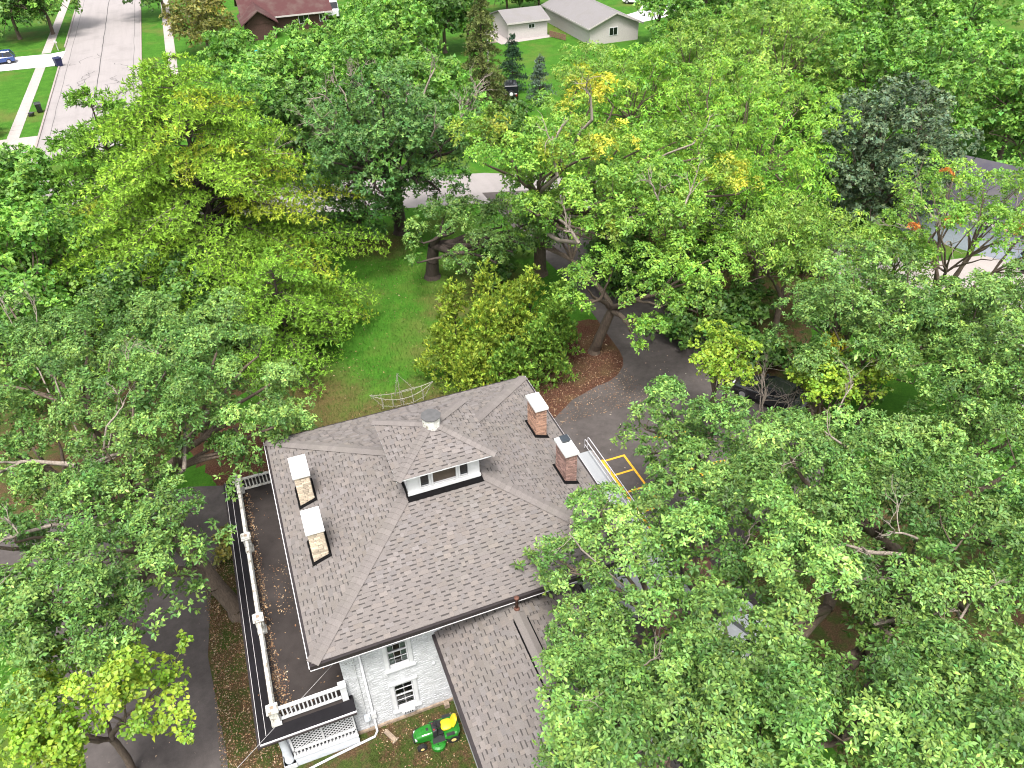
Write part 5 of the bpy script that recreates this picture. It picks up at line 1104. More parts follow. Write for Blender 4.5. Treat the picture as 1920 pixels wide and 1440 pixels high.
LB['Y'] = ((22.6, 33.0), '5.12,2.33,13.0,1.50,0.75 4.91,-1.50,13.0,1.30,0.55 3.07,-5.86,13.0,1.10,0.5 3.54,1.72,13.0,1.20,0.3 1.41,-1.10,13.0,1.50,0.1 -2.18,-3.99,13.0,1.60,0 -4.39,-2.97,13.0,1.50,0.15 -5.47,-0.56,12.0,1.30,0.2 -6.06,-4.42,12.0,1.40,0 -4.64,-7.37,12.5,1.50,0 -2.43,-8.82,13.0,1.60,0.1 0.37,-8.20,13.0,1.50,0.2 5.01,-5.34,12.0,1.50,0 2.88,-11.23,12.0,1.50,0 -0.19,-11.58,12.0,1.50,0 -2.84,-12.04,12.0,1.30,0 -4.68,-10.01,11.5,1.30,0 7.77,-5.51,12.0,1.40,0 6.57,-10.13,12.0,1.40,0 8.62,-10.26,11.0,1.30,0.4 8.57,-12.09,11.0,1.10,0.4 6.62,-12.11,11.0,1.20,0.25 -0.11,-13.66,10.5,1.50,0 1.88,-14.53,10.5,1.40,0 -1.95,-12.51,10.0,1.20,0 3.75,-13.81,10.5,1.20,0 -2.67,-6.91,12.0,1.20,0.2 -1.08,-12.89,10.0,1.10,0.1')
LB['Z'] = ((21.8, 21.6), '-2.31,-2.99,8.0,1.10 -3.34,-3.04,7.0,0.80 -0.14,-2.10,8.5,1.20 0.67,-4.55,8.5,1.40 3.30,-4.31,8.5,1.30 4.24,-5.82,8.0,1.20 0.50,-6.79,8.0,1.20 -0.59,-4.87,7.0,0.90 -0.86,-6.17,6.0,0.85 0.28,-7.25,6.0,0.75 2.59,-7.42,7.5,1.10 -3.16,-4.17,6.5,0.60 -0.86,-6.65,5.0,0.55 6.03,-4.06,8.5,1.20')
LB['W'] = ((14.5, 35.9), '-1.08,-2.39,5.5,1.20 0.86,-1.50,6.0,1.30 2.65,-2.47,6.5,1.40 4.48,-4.25,6.5,1.30 2.57,-4.91,5.5,1.20 4.38,-6.60,5.5,1.20 0.82,-5.02,4.0,0.95 1.17,-6.31,3.5,0.70 -1.90,-3.54,4.5,0.60 5.92,-5.83,6.5,1.20 5.51,-7.79,5.0,1.00 3.13,-6.60,4.5,0.80 6.72,-7.81,6.0,1.20 1.07,-3.34,5.5,1.00')
def lob(k):
    b, s = LB[k]; a = [[float(q) for q in t.split(',')] for t in s.split()]
    q = np.array([v[:4] for v in a]); g = np.random.default_rng(len(s)); q[:, 3] *= .90 * np.exp(g.normal(0, .10, len(q))); q[:, 2] += g.normal(0, .35, len(q))
    return b, q, [v[4] * .75 if len(v) > 4 else 0.0 for v in a]
# the near oaks
b, l, _ = lob('A'); tA = tree('oak_tree', 'oak whose leafy edge hangs over the near corner of the shingle roof', b, 12, 'oak', l, 1, tr=.34, nl=6, fill=.85, dens=1.8, squash=.9, clump=.72, under=True)
for i, (p, d, L, r0) in enumerate([((-0.99, 0.99, 9.3), (0.8, 0.2, 0.3), 1.7, 0.06), ((-4.92, 3.05, 10.2), (-0.4, 0.2, 0.7), 0.9, 0.03), ((-5.07, -1.45, 9.8), (0.3, -0.3, 0.7), 1.1, 0.03), ((-6.57, -2.57, 10.2), (-0.5, -0.2, 0.6), 1.0, 0.03)]): dead_branch(tA, p, d, L, r0, 90 + i, 'bare_limb', 3, root=(0, 0, 3.5))
b, l, _ = lob('B'); tB = tree('oak_tree', 'great spreading oak filling the lower right of the picture with bare limbs in its gaps', b, 14, 'oak', l, 2, tr=.55, fork=.3, nl=8, fill=.85, dens=1.8, squash=.9, clump=.72, under=True)
for i, (p, d, L, r0) in enumerate([((-4.71, -2.66, 10.4), (-0.9, 0.5, 0.15), 1.9, 0.085), ((-5.58, -3.03, 10.0), (-0.9, 0.1, 0.2), 1.8, 0.08), ((-5.74, -4.77, 9.6), (-0.5, -0.9, 0.15), 1.9, 0.1), ((-6.84, -4.11, 9.6), (0.6, -0.4, 0.3), 1.5, 0.07), ((-7.62, 0.83, 11.0), (0.2, 0.3, 0.8), 1.2, 0.035), ((-3.37, 1.77, 11.0), (-0.6, 0.3, 0.5), 1.3, 0.05), ((-4.35, -2.71, 11.1), (-0.7, 0.1, 0.4), 1.5, 0.045), ((-4.96, -5.35, 10.5), (0.5, 0.2, 0.5), 1.3, 0.045)]): dead_branch(tB, p, d, L, r0, 100 + i, 'bare_limb', 3, root=(0, 0, 4.2))
b, l, _ = lob('C'); tC = tree('oak_tree', 'oak reaching over the parking lot above the yellow lines', b, 12, 'oak', l, 3, tr=.3, nl=5, fill=.85, dens=1.8, squash=.9, clump=.72, under=True)
dead_branch(tC, (3.5, -3, 8.6), (.5, .2, .6), 1.5, .04, 110)
b, l, _ = lob('D'); tD = tree('oak_tree', 'broad round oak crown touching the far left corner of the shingle roof', b, 12, 'oak', l, 4, tr=.42, nl=7, fill=.85, dens=1.8, squash=.9, clump=.72, under=True)
for i, (p, d, L, r0) in enumerate([((-3.4, 10.35, 9.0), (-0.2, 0.3, 1), 1.5, 0.035), ((-2.16, 9.28, 9.0), (0.2, 0.2, 1), 1.4, 0.035), ((-0.48, -0.48, 7.6), (-0.9, 0.25, 0.2), 2.2, 0.13), ((-0.09, -0.89, 7.4), (0.9, 0.2, 0.15), 1.6, 0.12), ((3.96, -2.16, 7.2), (0.2, 0.6, 0.5), 1.8, 0.1), ((2.46, 1.57, 10.4), (0.3, 0.1, 0.7), 1.0, 0.03), ((4.28, 1.24, 10.4), (-0.2, 0.1, 0.8), 1.0, 0.03), ((1.34, -0.43, 9.2), (0.5, 0.2, 0.4), 1.3, 0.05), ((-3.13, -0.12, 8.0), (-0.2, -0.7, 0.3), 1.5, 0.07)]): dead_branch(tD, p, d, L, r0, 120 + i, 'bare_limb', 3 if r0 > .04 else 4, root=(0, 0, 3.5))
b, l, _ = lob('E'); tE = tree('oak_tree', 'leaning oak with thick ridged trunk beside the porch roof', b, 13, 'oak', l, 5, tr=.40, nl=5, fill=.85, dens=1.8, squash=.9, clump=.72, under=True, forkpt=(-1.5, 1.5, 5.0))
wd = Wood(np.random.default_rng(5)); wd.path((-.75, .7, 2.5), (-2.4, -.2, 4.3), .27, .22, 6, .16, .02); wd.path((-2.4, -.2, 4.3), (-4.6, -1.2, 5.2), .22, .14, 6, .08, .04); wd.path((-4.6, -1.2, 5.2), (-6.2, -1.4, 8), .13, .07, 5, .05, .05); wd.build('low_limb', M['bark'], tE, 8)
for i, (p, d, L, r0) in enumerate([((-4.91, -0.99, 9.3), (-0.8, -0.4, 0.3), 1.6, 0.08), ((-5.56, -5.57, 9.5), (-0.6, 0.3, 0.5), 1.3, 0.05), ((-3.94, -6.44, 8.9), (0.3, 0.5, 0.4), 1.2, 0.05)]): dead_branch(tE, p, d, L, r0, 130 + i, 'bare_limb', 3, root=(-1.5, 1.5, 5.0))
b, l, _ = lob('F'); tree('maple_tree', 'bright yellow green young maple over the asphalt drive in the lower left corner', b, 9.5, 'mapley', l, 6, tr=.16, nl=5, Lmul=.85, fill=1.0, dens=1.5, squash=.9)
b, l, y = lob('Y'); l = np.concatenate([l, auto_lobes(np.random.default_rng(70), (2.2, -5.5, 9.6), 7.0, 2.6, 24, 1.35, -.9)]); y = y + [0.0] * 24; tY = tree('oak_tree', 'tall oak with yellow topmost clumps and dead snags in the middle distance', b, 17, 'oaky', l, 7, tr=.5, nl=7, Lmul=1.2, tips=y, fill=1.0, dens=1.3, squash=.9)
for i, (p, d, L, r0) in enumerate([((-2.97, -9.65, 12.4), (-0.1, 0.1, 1), 2.4, 0.11), ((1.59, -4.87, 13.6), (-0.2, 0.1, 0.9), 2.0, 0.1), ((2.01, -14.19, 11.0), (-0.4, 0.2, 0.8), 1.9, 0.08), ((3.05, -14.26, 11.0), (0.4, 0.2, 0.7), 1.8, 0.07), ((6.5, -9.42, 12.8), (0.6, 0.1, 0.5), 1.6, 0.06), ((-2.88, -12.68, 9.4), (-0.5, 0.2, 0.7), 1.9, 0.12)]): dead_branch(tY, p, d, L, r0, 140 + i, 'dead_branch', 3, root=(0, 0, 5.0))
b, l, _ = lob('Z'); l = np.concatenate([l, np.array([[-1.2, 10.5, 5, 1.2], [-.2, 9.6, 6, 1.3], [-1.6, 7.4, 5, 1.0], [.6, 8.2, 7, 1.2], [-2.0, 11, 6.2, 1.2], [-.2, 4.8, 6.8, 1.1], [1.8, 6.0, 7.4, 1.3]])]); tree('oak_tree', 'oak with straight trunk at the bend of the asphalt drive', b, 10, 'oaky', l, 8, tr=.33, nl=5, Lmul=1.1, fill=1.0, dens=1.3, squash=.9, forkpt=(.5, -1.2, 4.0))
b, l, _ = lob('W'); tree('oak_tree', 'low oak with a stout dark trunk standing alone on the lawn', b, 9, 'oak', l, 9, tr=.52, nl=5, Lmul=1.2, fill=1.0, dens=1.3, squash=.9, forkpt=(.2, -.5, 3.0), bark='barkd')
t23 = ltree('oak_tree', 'dark leaved oak full of pale dead branches behind the lawn', 14.2, 44.5, 15, 'oakdk', 7.0, 10, zc=9.5, H=5, n=40, lr=1.65, Lmul=1.5, dens=.9, tr=.55, off=(-.5, -3.5), bark='barkd', nl=7, low=-.7)
for i in range(13):
    r_ = np.random.default_rng(150 + i); a = r_.uniform(0, 6.28); R_ = r_.uniform(2.5, 6.4); dead_branch(t23, (-.5 + R_ * math.cos(a), -3.5 + R_ * math.sin(a), r_.uniform(11.5, 14) - R_ * .35), (math.cos(a) * .5, math.sin(a) * .5 - .2, .8), r_.uniform(1.4, 2.6), .085, 160 + i, 'dead_branch', 3)
r_ = np.random.default_rng(149); V, F, C, _t = foliage(r_, np.array([[-4.8, 1, 6.3, 1.4], [-6.2, .5, 5.0, 1.3], [-2.6, -1.5, 4.0, 1.2], [-4.6, -1.8, 3.2, 1.2], [-.6, -1.8, 3.6, 1.0], [2.6, 1.5, 7.2, 1.5], [6.0, .5, 7.6, 1.5], [-3.4, -3.4, 2.2, 1.1], [1.6, -3.0, 5.0, 1.2], [3.4, -4.2, 4.2, 1.1], [.2, -4.4, 5.6, 1.1], [5.0, -2.6, 6.2, 1.3]]), SP['oakdk'], 1.5); fastmesh('lower_crown', V, F, M['oakleaf'], t23, C)
dead_branch(t23, (-1.5, -2.5, 12.2), (-.5, .1, .7), 2.4, .14, 177, 'dead_crown', 5)
# the pines
p1 = conifer('pine_tree', 'huge yellow green pine with drooping feathery boughs left of the lawn', (-.6, 38.0), 18.2, 13.0, 20, (.100, .205, .024), (.230, .385, .042), .30, .27, .80, 10, .9, .38, .30, .58, 6, .5, .14, 1.1)
for i in range(8): a = .4 + i * .8; dead_branch(p1, (2.5 * math.cos(a), 2.5 * math.sin(a), 5.5 + i * .9), (math.cos(a), math.sin(a), -.05), 3.0, .035, 190 + i, 'bare_bough', 2)
conifer('pine_tree', 'greener pine standing between the huge pine and the street', (-6.8, 47.0), 14.5, 8.0, 21, (.070, .165, .026), (.165, .31, .048), .26, .36, .80, 9, 1.0, .50, .26, .62, 7, .0, .14)
conifer('pine_tree', 'smaller bright green pine whose low boughs meet the lawn and the round oak', (2.4, 28.6), 8.6, 5.4, 25, (.085, .200, .026), (.190, .350, .044), .30, .24, .62, 9, .5, .36, .30, .6, 6, .0, .14, 1.1)
conifer('spruce_tree', 'tall narrow brownish spruce in front of the beige shed lawn', (30.6, 68.5), 15.0, 3.6, 22, (.045, .068, .022), (.125, .145, .050), .42, .32, .55, 8, .8, .42, .26, .85, 6, .0, .05)
conifer('spruce_tree', 'small dark blue green spruce on the lawn by the off-road car', (37.6, 77.5), 6.8, 2.2, 23, (.012, .036, .024), (.030, .072, .042), .25, .24, .4, 7, .4, .34, .3, .85, 6)
conifer('spruce_tree', 'little blue grey spruce beside the dark one', (38.8, 71.5), 5.6, 1.9, 24, (.05, .085, .078), (.11, .155, .150), .2, .22, .4, 7, .4, .34, .3, .85, 6)
# middle distance and far trees
FAR = [
 ('maple_tree', 'green maple at the left edge below the street corner', -14.5, 46.5, 11, 'maple', 4.6, dict(Lmul=1.4, n=30, lr=1.5)),
 ('maple_tree', 'dark green maple at the left edge above the round oak', -13.0, 36.5, 10.5, 'maple', 4.6, dict(Lmul=1.3, n=30, lr=1.4)),
 ('maple_tree', 'pale green maple at the left edge touching the oak crown', -12.2, 30.0, 9.0, 'maple', 3.0, dict(Lmul=1.2, n=18, lr=1.1)),
 ('maple_tree', 'bushy maple at the left edge just below the concrete apron', -24.0, 70.0, 7.0, 'maple', 4.0, dict(Lmul=1.5, n=24, lr=1.5)),
 ('maple_tree', 'dark maple over the lawn in the top left corner', -25.0, 136, 12, 'mapled', 6.0, dict(Lmul=2.1, n=30, lr=2.0)),
 ('maple_tree', 'maple beside the street at the top left with its trunk showing on the verge', -20.2, 137, 12, 'maple', 5.0, dict(Lmul=2.1, n=22, lr=1.7, off=(.5, 1.0))),
 ('maple_tree', 'leaning dark tree on the far side of the street at the top edge', -2.4, 140, 11, 'mapled', 4.6, dict(Lmul=2.2, n=20, lr=1.6, fork=.5, off=(-2.4, 2.0))),
 ('ornamental_tree', 'golden brown leaved tree left of the red roofed house', 2.8, 112.5, 9.0, 'gold', 4.8, dict(Lmul=1.9, n=26, lr=1.5)),
 ('maple_tree', 'light green maple below the golden tree', 4.8, 88.0, 8.5, 'maple', 3.6, dict(Lmul=1.7, n=24, lr=1.4)),
 ('maple_tree', 'fresh green maple between the pine top and the red roofed house', 10.5, 76.0, 9.2, 'maple', 4.8, dict(Lmul=1.7, n=30, lr=1.5)),
 ('maple_tree', 'small maple below the teal pool', 16.0, 90.0, 8.0, 'maple', 4.0, dict(Lmul=1.8, n=22, lr=1.4, zc=4.4, H=3.6, low=-.8)),
 ('maple_tree', 'large light green maple above the dead branched oak', 22.0, 77.0, 12.5, 'maple', 6.2, dict(Lmul=1.7, n=38, lr=1.8)),
 ('maple_tree', 'maple right of the camper van at the top edge', 30.5, 98.0, 11, 'maple', 4.2, dict(Lmul=1.9, n=26, lr=1.7)),
 ('broadleaf_tree', 'dark tree behind the narrow spruce', 35.0, 98.0, 12, 'mapled', 4.6, dict(Lmul=1.9, n=24, lr=1.6)),
 ('broadleaf_tree', 'slim bright tree at the left end of the beige shed', 38.6, 98.0, 9, 'maple', 2.6, dict(Lmul=1.8, n=14, lr=1.0)),
 ('broadleaf_tree', 'dark tree behind the beige shed', 51.0, 114.5, 9, 'mapled', 5.0, dict(Lmul=2.0, n=22, lr=1.7)),
 ('broadleaf_tree', 'deep green tree between the shed and the bungalow', 57.5, 116.0, 9, 'mapled', 4.8, dict(Lmul=2.0, n=22, lr=1.7)),
 ('ash_tree', 'yellow green ash in front of the bungalow gable', 42.0, 62.0, 8.6, 'ash', 4.4, dict(Lmul=1.5, n=28, lr=1.3)),
 ('ash_tree', 'yellow green ash hiding the foot of the bungalow wall', 50.5, 61.0, 8.4, 'ash', 4.6, dict(Lmul=1.5, n=34, lr=1.5)),
 ('lawn_tree', 'dark young tree with visible stem on the lawn right of the bungalow', 64.5, 88.0, 8.0, 'maple', 3.4, dict(Lmul=1.8, n=18, lr=1.2, zc=5.6, fork=.4)),
 ('maple_tree', 'bright maple at the top edge right of the lawn tree', 63.0, 76.0, 10.5, 'maple', 4.6, dict(Lmul=1.7, n=26, lr=1.5)),
 ('ash_tree', 'broad pale green ash crown near the top right', 58.0, 51.5, 13.5, 'ash', 7.6, dict(Lmul=1.4, n=46, lr=1.8)),
 ('ash_tree', 'pale green ash left of the broad ash crown', 50.0, 54.0, 12.5, 'ash', 5.2, dict(Lmul=1.45, n=30, lr=1.5)),
 ('broadleaf_tree', 'grey green tree at the top edge above the broad ash', 75.0, 74.0, 12, 'oakdk', 6.0, dict(Lmul=1.8, n=30, lr=1.7)),
 ('maple_tree', 'bright green maple in the top right with dark hollows', 72.5, 53.0, 14.5, 'maple', 7.4, dict(Lmul=1.5, n=46, lr=1.8)),
 ('maple_tree', 'maple at the right edge above the dark house roof', 62.0, 35.5, 14.0, 'maple', 4.8, dict(Lmul=1.4, n=30, lr=1.5)),
 ('maple_tree', 'leafy maple at the right edge hiding the lawn beside the dark roof', 69.5, 29.5, 11.0, 'maple', 5.0, dict(Lmul=1.4, n=28, lr=1.5)),
 ('maple_tree', 'maple in the top right corner', 84.0, 55.0, 14.5, 'maple', 6.0, dict(Lmul=1.6, n=30, lr=1.8)),
 ('maple_tree', 'green maple at the right edge beyond the maple above the dark roof', 74.0, 36.0, 13.5, 'maple', 5.4, dict(Lmul=1.5, n=28, lr=1.7)),
 ('purple_leaf_tree', 'dense rounded tree with very dark grey green leaves', 51.0, 28.4, 12.5, 'dark', 6.7, dict(Lmul=1.5, zc=6.2, H=6.2, n=70, lr=1.45, low=-.9, dens=.8)),
 ('locust_tree', 'vivid green locust with hanging sprays left of the very dark tree', 40.2, 33.0, 14, 'locust', 6.4, dict(Lmul=1.25, n=44, lr=1.5)),
 ('locust_tree', 'vivid green locust just below the other, nearer the asphalt drive', 36.8, 24.5, 11.5, 'locust', 4.2, dict(Lmul=1.2, n=26, lr=1.25)),
 ('locust_tree', 'green locust behind the oak with yellow clumps', 37.5, 45.5, 13, 'locust', 5.6, dict(Lmul=1.4, n=34, lr=1.5)),
 ('ash_tree', 'yellow green ash beside the very dark tree, over the wooded floor', 34.4, 18.6, 10.0, 'ash', 4.6, dict(Lmul=1.05, n=32, lr=1.2)),
 ('ash_tree', 'small yellow green ash left of the pale driveway', 41.0, 17.0, 8.0, 'ash', 3.0, dict(Lmul=1.05, n=18, lr=1.0)),
 ('oak_tree', 'dull green oak in front of the pale driveway on the right', 31.5, 8.6, 12, 'oak', 4.8, dict(Lmul=1.15, n=36, lr=1.25)),
 ('oak_tree', 'dull green oak right of the dead shrub with a brown nest of twigs', 36.5, 5.4, 11.5, 'oak', 4.2, dict(Lmul=1.15, n=30, lr=1.2)),
 ('maple_tree', 'lime yellow young maple at the edge of the parking lot', 23.9, 10.6, 8.2, 'mapley', 1.9, dict(Lmul=.95, n=16, lr=.75, zc=5.8, H=2.2)),
 ('maple_tree', 'lime green low maple beside the black car', 28.4, 7.4, 7.2, 'mapley', 1.9, dict(Lmul=.95, n=14, lr=.8, zc=5.2, H=1.6)),
 ('maple_tree', 'lime green sapling right of the low maple', 30.6, 6.6, 7.2, 'mapley', 1.2, dict(Lmul=.95, n=8, lr=.6, zc=5.6, H=1.3)),
 ('oak_tree', 'oak at the right edge below the footpath', 33.0, 1.2, 11.5, 'oak', 3.8, dict(Lmul=1.05, n=28, lr=1.2)),
 ('oak_tree', 'dark low oak in the shade at the right edge', 30.0, -4.6, 9.5, 'oakdk', 3.6, dict(Lmul=1.05, n=24, lr=1.2)),

 ('maple_tree', 'maple whose crown meets the top of the huge pine', 3.5, 63.0, 10.5, 'maple', 5.0, dict(Lmul=1.6, n=26, lr=1.5)),
 ('maple_tree', 'dark maple in the hollow between the pine and the dead branched oak', 8.5, 60.5, 8.5, 'mapled', 4.2, dict(Lmul=1.6, n=22, lr=1.4)),
 ('maple_tree', 'maple filling the gap left of the narrow spruce', 23.0, 62.5, 9.5, 'maple', 4.2, dict(Lmul=1.6, n=26, lr=1.5)),
 ('maple_tree', 'green maple directly behind the dead branched oak', 17.0, 66.0, 12.0, 'maple', 5.2, dict(Lmul=1.6, n=30, lr=1.5)),
 ('ash_tree', 'ash between the vivid locusts and the broad ash crown', 46.0, 43.0, 12.0, 'ash', 5.4, dict(Lmul=1.35, n=32, lr=1.5)),
 ('maple_tree', 'maple filling the space behind the very dark tree', 63.0, 43.0, 13.0, 'maple', 5.6, dict(Lmul=1.5, n=30, lr=1.6)),
 ('broadleaf_tree', 'green tree beyond the broad ash at the top', 66.0, 64.0, 12.0, 'maple', 6.0, dict(Lmul=1.7, n=30, lr=1.7)),
 ('broadleaf_tree', 'green tree at the top edge between bungalow lawn and grey green tree', 70.0, 84.0, 11.0, 'maple', 5.4, dict(Lmul=1.9, n=26, lr=1.7)),
 ('broadleaf_tree', 'far green tree in the top right beyond the bright maple', 88.0, 72.0, 13.0, 'maple', 7.0, dict(Lmul=1.9, n=30, lr=2.0)),
 ('maple_tree', 'maple at the left edge between the two pines', -19.5, 55.0, 9.0, 'maple', 4.4, dict(Lmul=1.5, n=28, lr=1.5)),
 ('maple_tree', 'shaded maple behind the round oak and below the pine', -5.0, 31.5, 7.5, 'mapled', 4.4, dict(Lmul=1.2, n=26, lr=1.2)),
 ('locust_tree', 'locust leaning over the asphalt drive beside the yellow clumped oak', 32.0, 29.0, 10.5, 'locust', 4.6, dict(Lmul=1.2, n=28, lr=1.3)),
 ('oak_tree', 'dark oak reaching down to the cross street left of the stout trunk', 10.5, 43.0, 8.0, 'oakdk', 3.4, dict(Lmul=1.5, n=20, lr=1.1)),
]
for i, (nm, lab, x, y, h, sp, R_, k) in enumerate(FAR):
    if y > 24 and 'zc' not in k: k.update(zc=h * .54, H=h * .5, low=-.85, n=int(k['n'] * 1.25)); R_ *= 1.18
    ltree(nm, lab, x, y, h, sp, R_, 300 + i, **k)
# the sparse tree with orange clumps by the pale driveway
r_ = np.random.default_rng(77); lb = auto_lobes(r_, (0, 0, 9.2), 6.0, 3.8, 38, 1.0, -.5)
to = tree('oak_tree', 'sparse oak with orange dead leaf clumps and bare limbs by the pale driveway', (42.6, 13.4), 13, 'oaky', lb, 78, tr=.24, nl=6, Lmul=1.1, dens=.9)
og = np.array([[-2.6, -1.0, 10.2, .38], [1.2, -2.2, 9.4, .42], [-.6, 2.0, 11.6, .34], [3.2, -1.6, 9.8, .30], [-3.6, .6, 9.4, .26]])
SP['orange'] = dict(L=.15, w=.5, n=8, mode='rosette', c=(.30, .085, .02), tip=(.48, .19, .05), mat='leaf', sc=.25)
for q in og: V, F, C, _t = foliage(r_, q[None], SP['orange'], 1.0, 1.0); fastmesh('orange_leaf_clump', V, F, M['leaf'], to, C)
for i in range(7):
    a = i * .9; dead_branch(to, (2.2 * math.cos(a), 2.2 * math.sin(a), 8.2 + .3 * (i % 3)), (math.cos(a), math.sin(a), .5), 2.2, .06, 200 + i, 'bare_limb', 3)
# cedars behind the house: one clump of pointed stems each its own tree
CED = [(11.4, 22.4, 4.4, 1.6, 'cedar', 'low yellow cedar at the lawn edge, leftmost of the clump'), (13.0, 24.8, 5.8, 1.6, 'cedar', 'pointed golden cedar at the back left of the clump'), (12.6, 20.2, 3.8, 1.7, 'cedar', 'low golden cedar nearest the roof eave on the left of the clump'),
       (14.4, 22.4, 5.6, 1.7, 'cedar', 'broad golden cedar in the middle left of the clump'), (15.4, 25.4, 6.2, 1.5, 'cedar', 'tallest pointed cedar at the back centre of the clump'), (16.2, 22.8, 6.2, 1.7, 'cedar', 'golden green cedar in the heart of the clump'),
       (14.8, 19.2, 4.2, 1.7, 'cedard', 'green cedar close behind the roof eave in mid clump'), (17.0, 19.8, 4.8, 1.7, 'cedard', 'darker green cedar at the mulch bed on the near right of the clump'), (17.9, 23.6, 6.2, 1.6, 'cedar', 'pointed cedar at the back right of the clump'),
       (18.8, 21.4, 5.0, 1.6, 'cedard', 'dark green cedar at the right end of the clump by the mulch'), (19.8, 23.2, 5.2, 1.3, 'cedard', 'slim dark cedar beside the trunk at the drive bend')]
for i, (x, y, h, R_, sp, clab) in enumerate(CED):
    r_ = np.random.default_rng(400 + i); lb = []
    for k in range(17):
        f = k / 16; zz = .5 + f * (h - 1.1); rr = R_ * (1 - f * .8) * .62; a = k * 2.4 + r_.uniform(-.4, .4); lb.append([rr * math.cos(a), rr * math.sin(a), zz, .72 * R_ / 1.5 * (1 - .42 * f)])
    tree('cedar_tree', clab, (x, y), h, sp, lb, 420 + i, tr=.08, nl=4, Lmul=.92, dens=1.0, fill=1.2, squash=1.25, bark='barkd', group='cedars clumped behind the house', twigs=False)
# dead shrub and golden sprig near the black car
ds = tag(empty('dead_shrub', (26.9, 10.4, 0)), 'leafless grey shrub between the lime maple and the dull oak', 'shrub')
for i in range(5): dead_branch(ds, (r_.uniform(-.3, .3), r_.uniform(-.3, .3), 0), (r_.normal(0, .25), r_.normal(0, .25), 1), 3.0, .05, 500 + i, 'stem', 4)
gs_ = ltree('sapling', 'small sapling with golden leaves above the lime maples', 29.3, 8.6, 7.4, 'gold', .8, 520, zc=6.8, H=.6, n=5, lr=.4, tips=[.9] * 5)
# undergrowth
SH = [(27.8, 20.6, 1.7, 1.6, 'at the edge of the asphalt drive below the straight trunked oak'), (29.6, 18.2, 2.2, 2.2, 'beside the parking lot behind the lime yellow maple'), (32.6, 20.8, 2.6, 2.6, 'under the yellow green ash by the wooded floor'), (-7, 33, 2.6, 3, 'below the huge pine, left of the round oak top'), (-3, 30, 2.0, 2.6, 'between the huge pine foot and the round oak'), (-9, 41, 2.8, 3.2, 'between the two pines'), (-14, 42, 3, 3.2, 'at the left edge under the maples'),
      (6.5, 46, 2.2, 2.2, 'at the foot of the dead branched oak'), (28, 30, 2.6, 2.8, 'beside the shaded bend of the asphalt drive'), (31, 35, 2.6, 3, 'behind the vivid locusts'), (33, 28, 2.4, 2.6, 'under the leaning locust'), (30.8, 24, 2.0, 2.2, 'at the right side of the asphalt drive'),
      (36, 30, 2.6, 2.8, 'under the taller vivid locust'), (42, 26, 2.4, 2.6, 'left of the very dark tree foot'), (45, 31, 2.4, 2.6, 'right behind the very dark tree foot'), (31.5, 16, 1.8, 2.0, 'on the wooded floor by the parking lot'), (34.6, 12.4, 2.2, 2.4, 'between the dull oaks and the ash'),
      (27.5, 27.5, 2.2, 1.8, 'at the inner bend of the drive under the oak'), (33.5, 40, 2.6, 3, 'near the cross street under the locust'), (12.6, 63, 2.6, 3, 'across the street behind the dead branched oak'), (22, 62, 2.6, 3, 'across the street left of the narrow spruce'), (30, 60, 2.6, 3.2, 'at the foot of the narrow spruce'),
      (33.5, 66, 2.2, 2.2, 'below the black off-road car'), (8, 66, 2.6, 3, 'across the street behind the huge pine'), (-24.5, 88, 2.2, 2.6, 'on the front lawn at the far left edge'), (18.5, 33, 1.6, 1.5, 'behind the lone stout trunk on the lawn'), (20.5, 36, 2.2, 2.0, 'at the foot of the yellow clumped oak')]
for i, (x, y, h, R_, sl2) in enumerate(SH):
    ltree('shrub', 'dark green shrub ' + sl2, x, y, h, 'shrub', R_, 600 + i, zc=h * .45, H=h * .6, n=12, lr=R_ * .42, Lmul=1.9, tr=.05, group='understorey shrubs', cat='shrub', twigs=False)
bsh = ltree('shrub', 'golden green bush between the asphalt drive and the porch corner', -3.2, 13.0, 1.3, 'gold', .8, 640, zc=.6, H=.6, n=7, lr=.42, tr=.03, cat='shrub', twigs=False)

# ------------------------------------------------------------------ fallen leaves and grass tufts
def scatter(name, polys, n, L, cols, seed, z=.02, flat=True, mat='dryleaf'):
    r = np.random.default_rng(seed); B = []
    for (x0, x1, y0, y1, zz), k in zip(polys, n): B.append(np.c_[r.uniform(x0, x1, k), r.uniform(y0, y1, k), np.full(k, zz + z)])
    B = np.concatenate(B); m = len(B); a = r.uniform(0, 6.28, m)
    if flat: D = unit(np.c_[np.cos(a), np.sin(a), r.normal(0, .25, m)])
    else: D = unit(np.c_[np.cos(a) * .5, np.sin(a) * .5, np.ones(m)])
    S = unit(np.cross(np.c_[r.normal(0, .3, (m, 2)), np.ones(m)] if flat else r.normal(size=(m, 3)), D)); Lr = L * np.exp(r.normal(0, .25, m)); c = np.array(cols)[r.integers(0, len(cols), m)] * np.exp(r.normal(0, .25, (m, 1)))
    V, F, C = leaves(B, D, S, Lr, Lr * (.55 if flat else .10), r.uniform(.05, .3, m), np.clip(c, .005, .7)); o = fastmesh(name, V, F, M[mat], None, C); NTRI[0] += len(F); return o
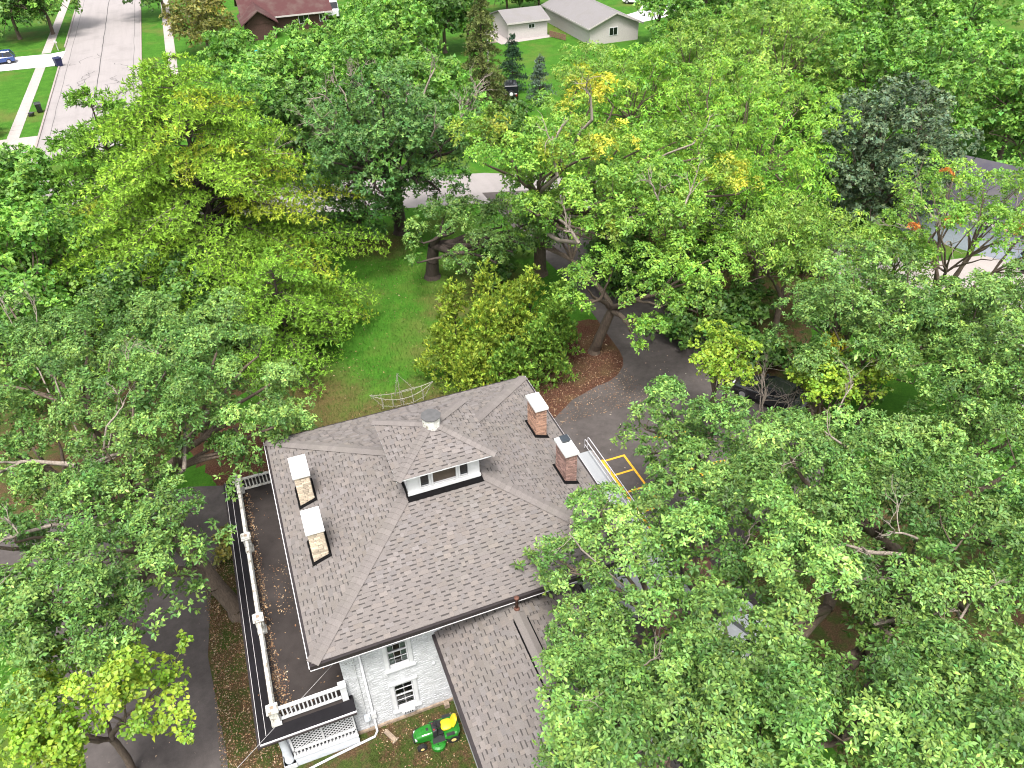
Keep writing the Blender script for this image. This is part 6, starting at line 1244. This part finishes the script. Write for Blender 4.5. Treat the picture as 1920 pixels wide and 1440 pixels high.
DRY = [(.24, .14, .07), (.34, .22, .12), (.13, .07, .04), (.40, .30, .20), (.20, .10, .05)]
tag(scatter('fallen_leaves', [(-4.6, -2.3, -4, 12.6, 0), (-4.6, -4.0, -4, 12, .0), (1.2, 5.0, -3, .8, .01), (-2.4, 10, 13.2, 19, .0), (12, 23, 15.5, 23.5, .014)], [5600, 900, 500, 3600, 4200], .08, DRY, 1), 'dry brown oak leaves scattered over the ground around the house', 'leaves', kind='stuff')
tag(scatter('porch_leaves', [(-1.80, -1.45, .9, 13.6, PZ), (-1.85, -1.6, .9, 13.6, PZ), (-1.4, .7, .9, 13.6, PZ), (-1.2, -.5, 5.5, 8.5, PZ), (-1.7, -1.2, 1.0, 3.0, PZ), (-2.5, -2.0, .5, 14, PZ - .05)], [520, 480, 90, 110, 170, 25], .08, DRY, 2, .006), 'curled brown leaves lying along the balustrade on the porch roof', 'leaves', kind='stuff')
tag(scatter('lawn_leaves', [(4, 20, 20, 45, 0), (-4, 3, 22, 34, 0)], [1500, 700], .10, DRY, 5, .01), 'brown leaves strewn over the back lawn', 'leaves', kind='stuff')
tag(scatter('lawn_grass', [(3, 20, 19, 46, 0)], [26000], .17, [(.026, .100, .010), (.045, .145, .015), (.07, .15, .022), (.11, .12, .035)], 6, 0.0, False, 'blade'), 'mown grass of the back lawn', 'grass', kind='stuff')
tag(scatter('lot_leaves', [(14, 29, 0, 16, .018), (21, 29, 16, 24, .018), (-10, -4.6, -3, 18, .016)], [110, 60, 160], .10, [(.45, .33, .22), (.35, .25, .16), (.5, .42, .33)], 3, .006), 'pale fallen leaves dotted over the asphalt', 'leaves', kind='stuff')
tag(scatter('grass_tufts', [(-4.6, -2.2, -6, 12.6, 0), (1.0, 4.9, -6, .0, 0)], [9000, 9000], .12, [(.05, .085, .014), (.085, .12, .025), (.10, .10, .03)], 4, 0.0, False, 'blade'), 'short tufty grass beside the porch and around the mower', 'grass', kind='stuff')
print('TRIS foliage approx', NTRI[0], 'all', sum(len(m.loops) - 2 * len(m.polygons) for m in bpy.data.meshes))
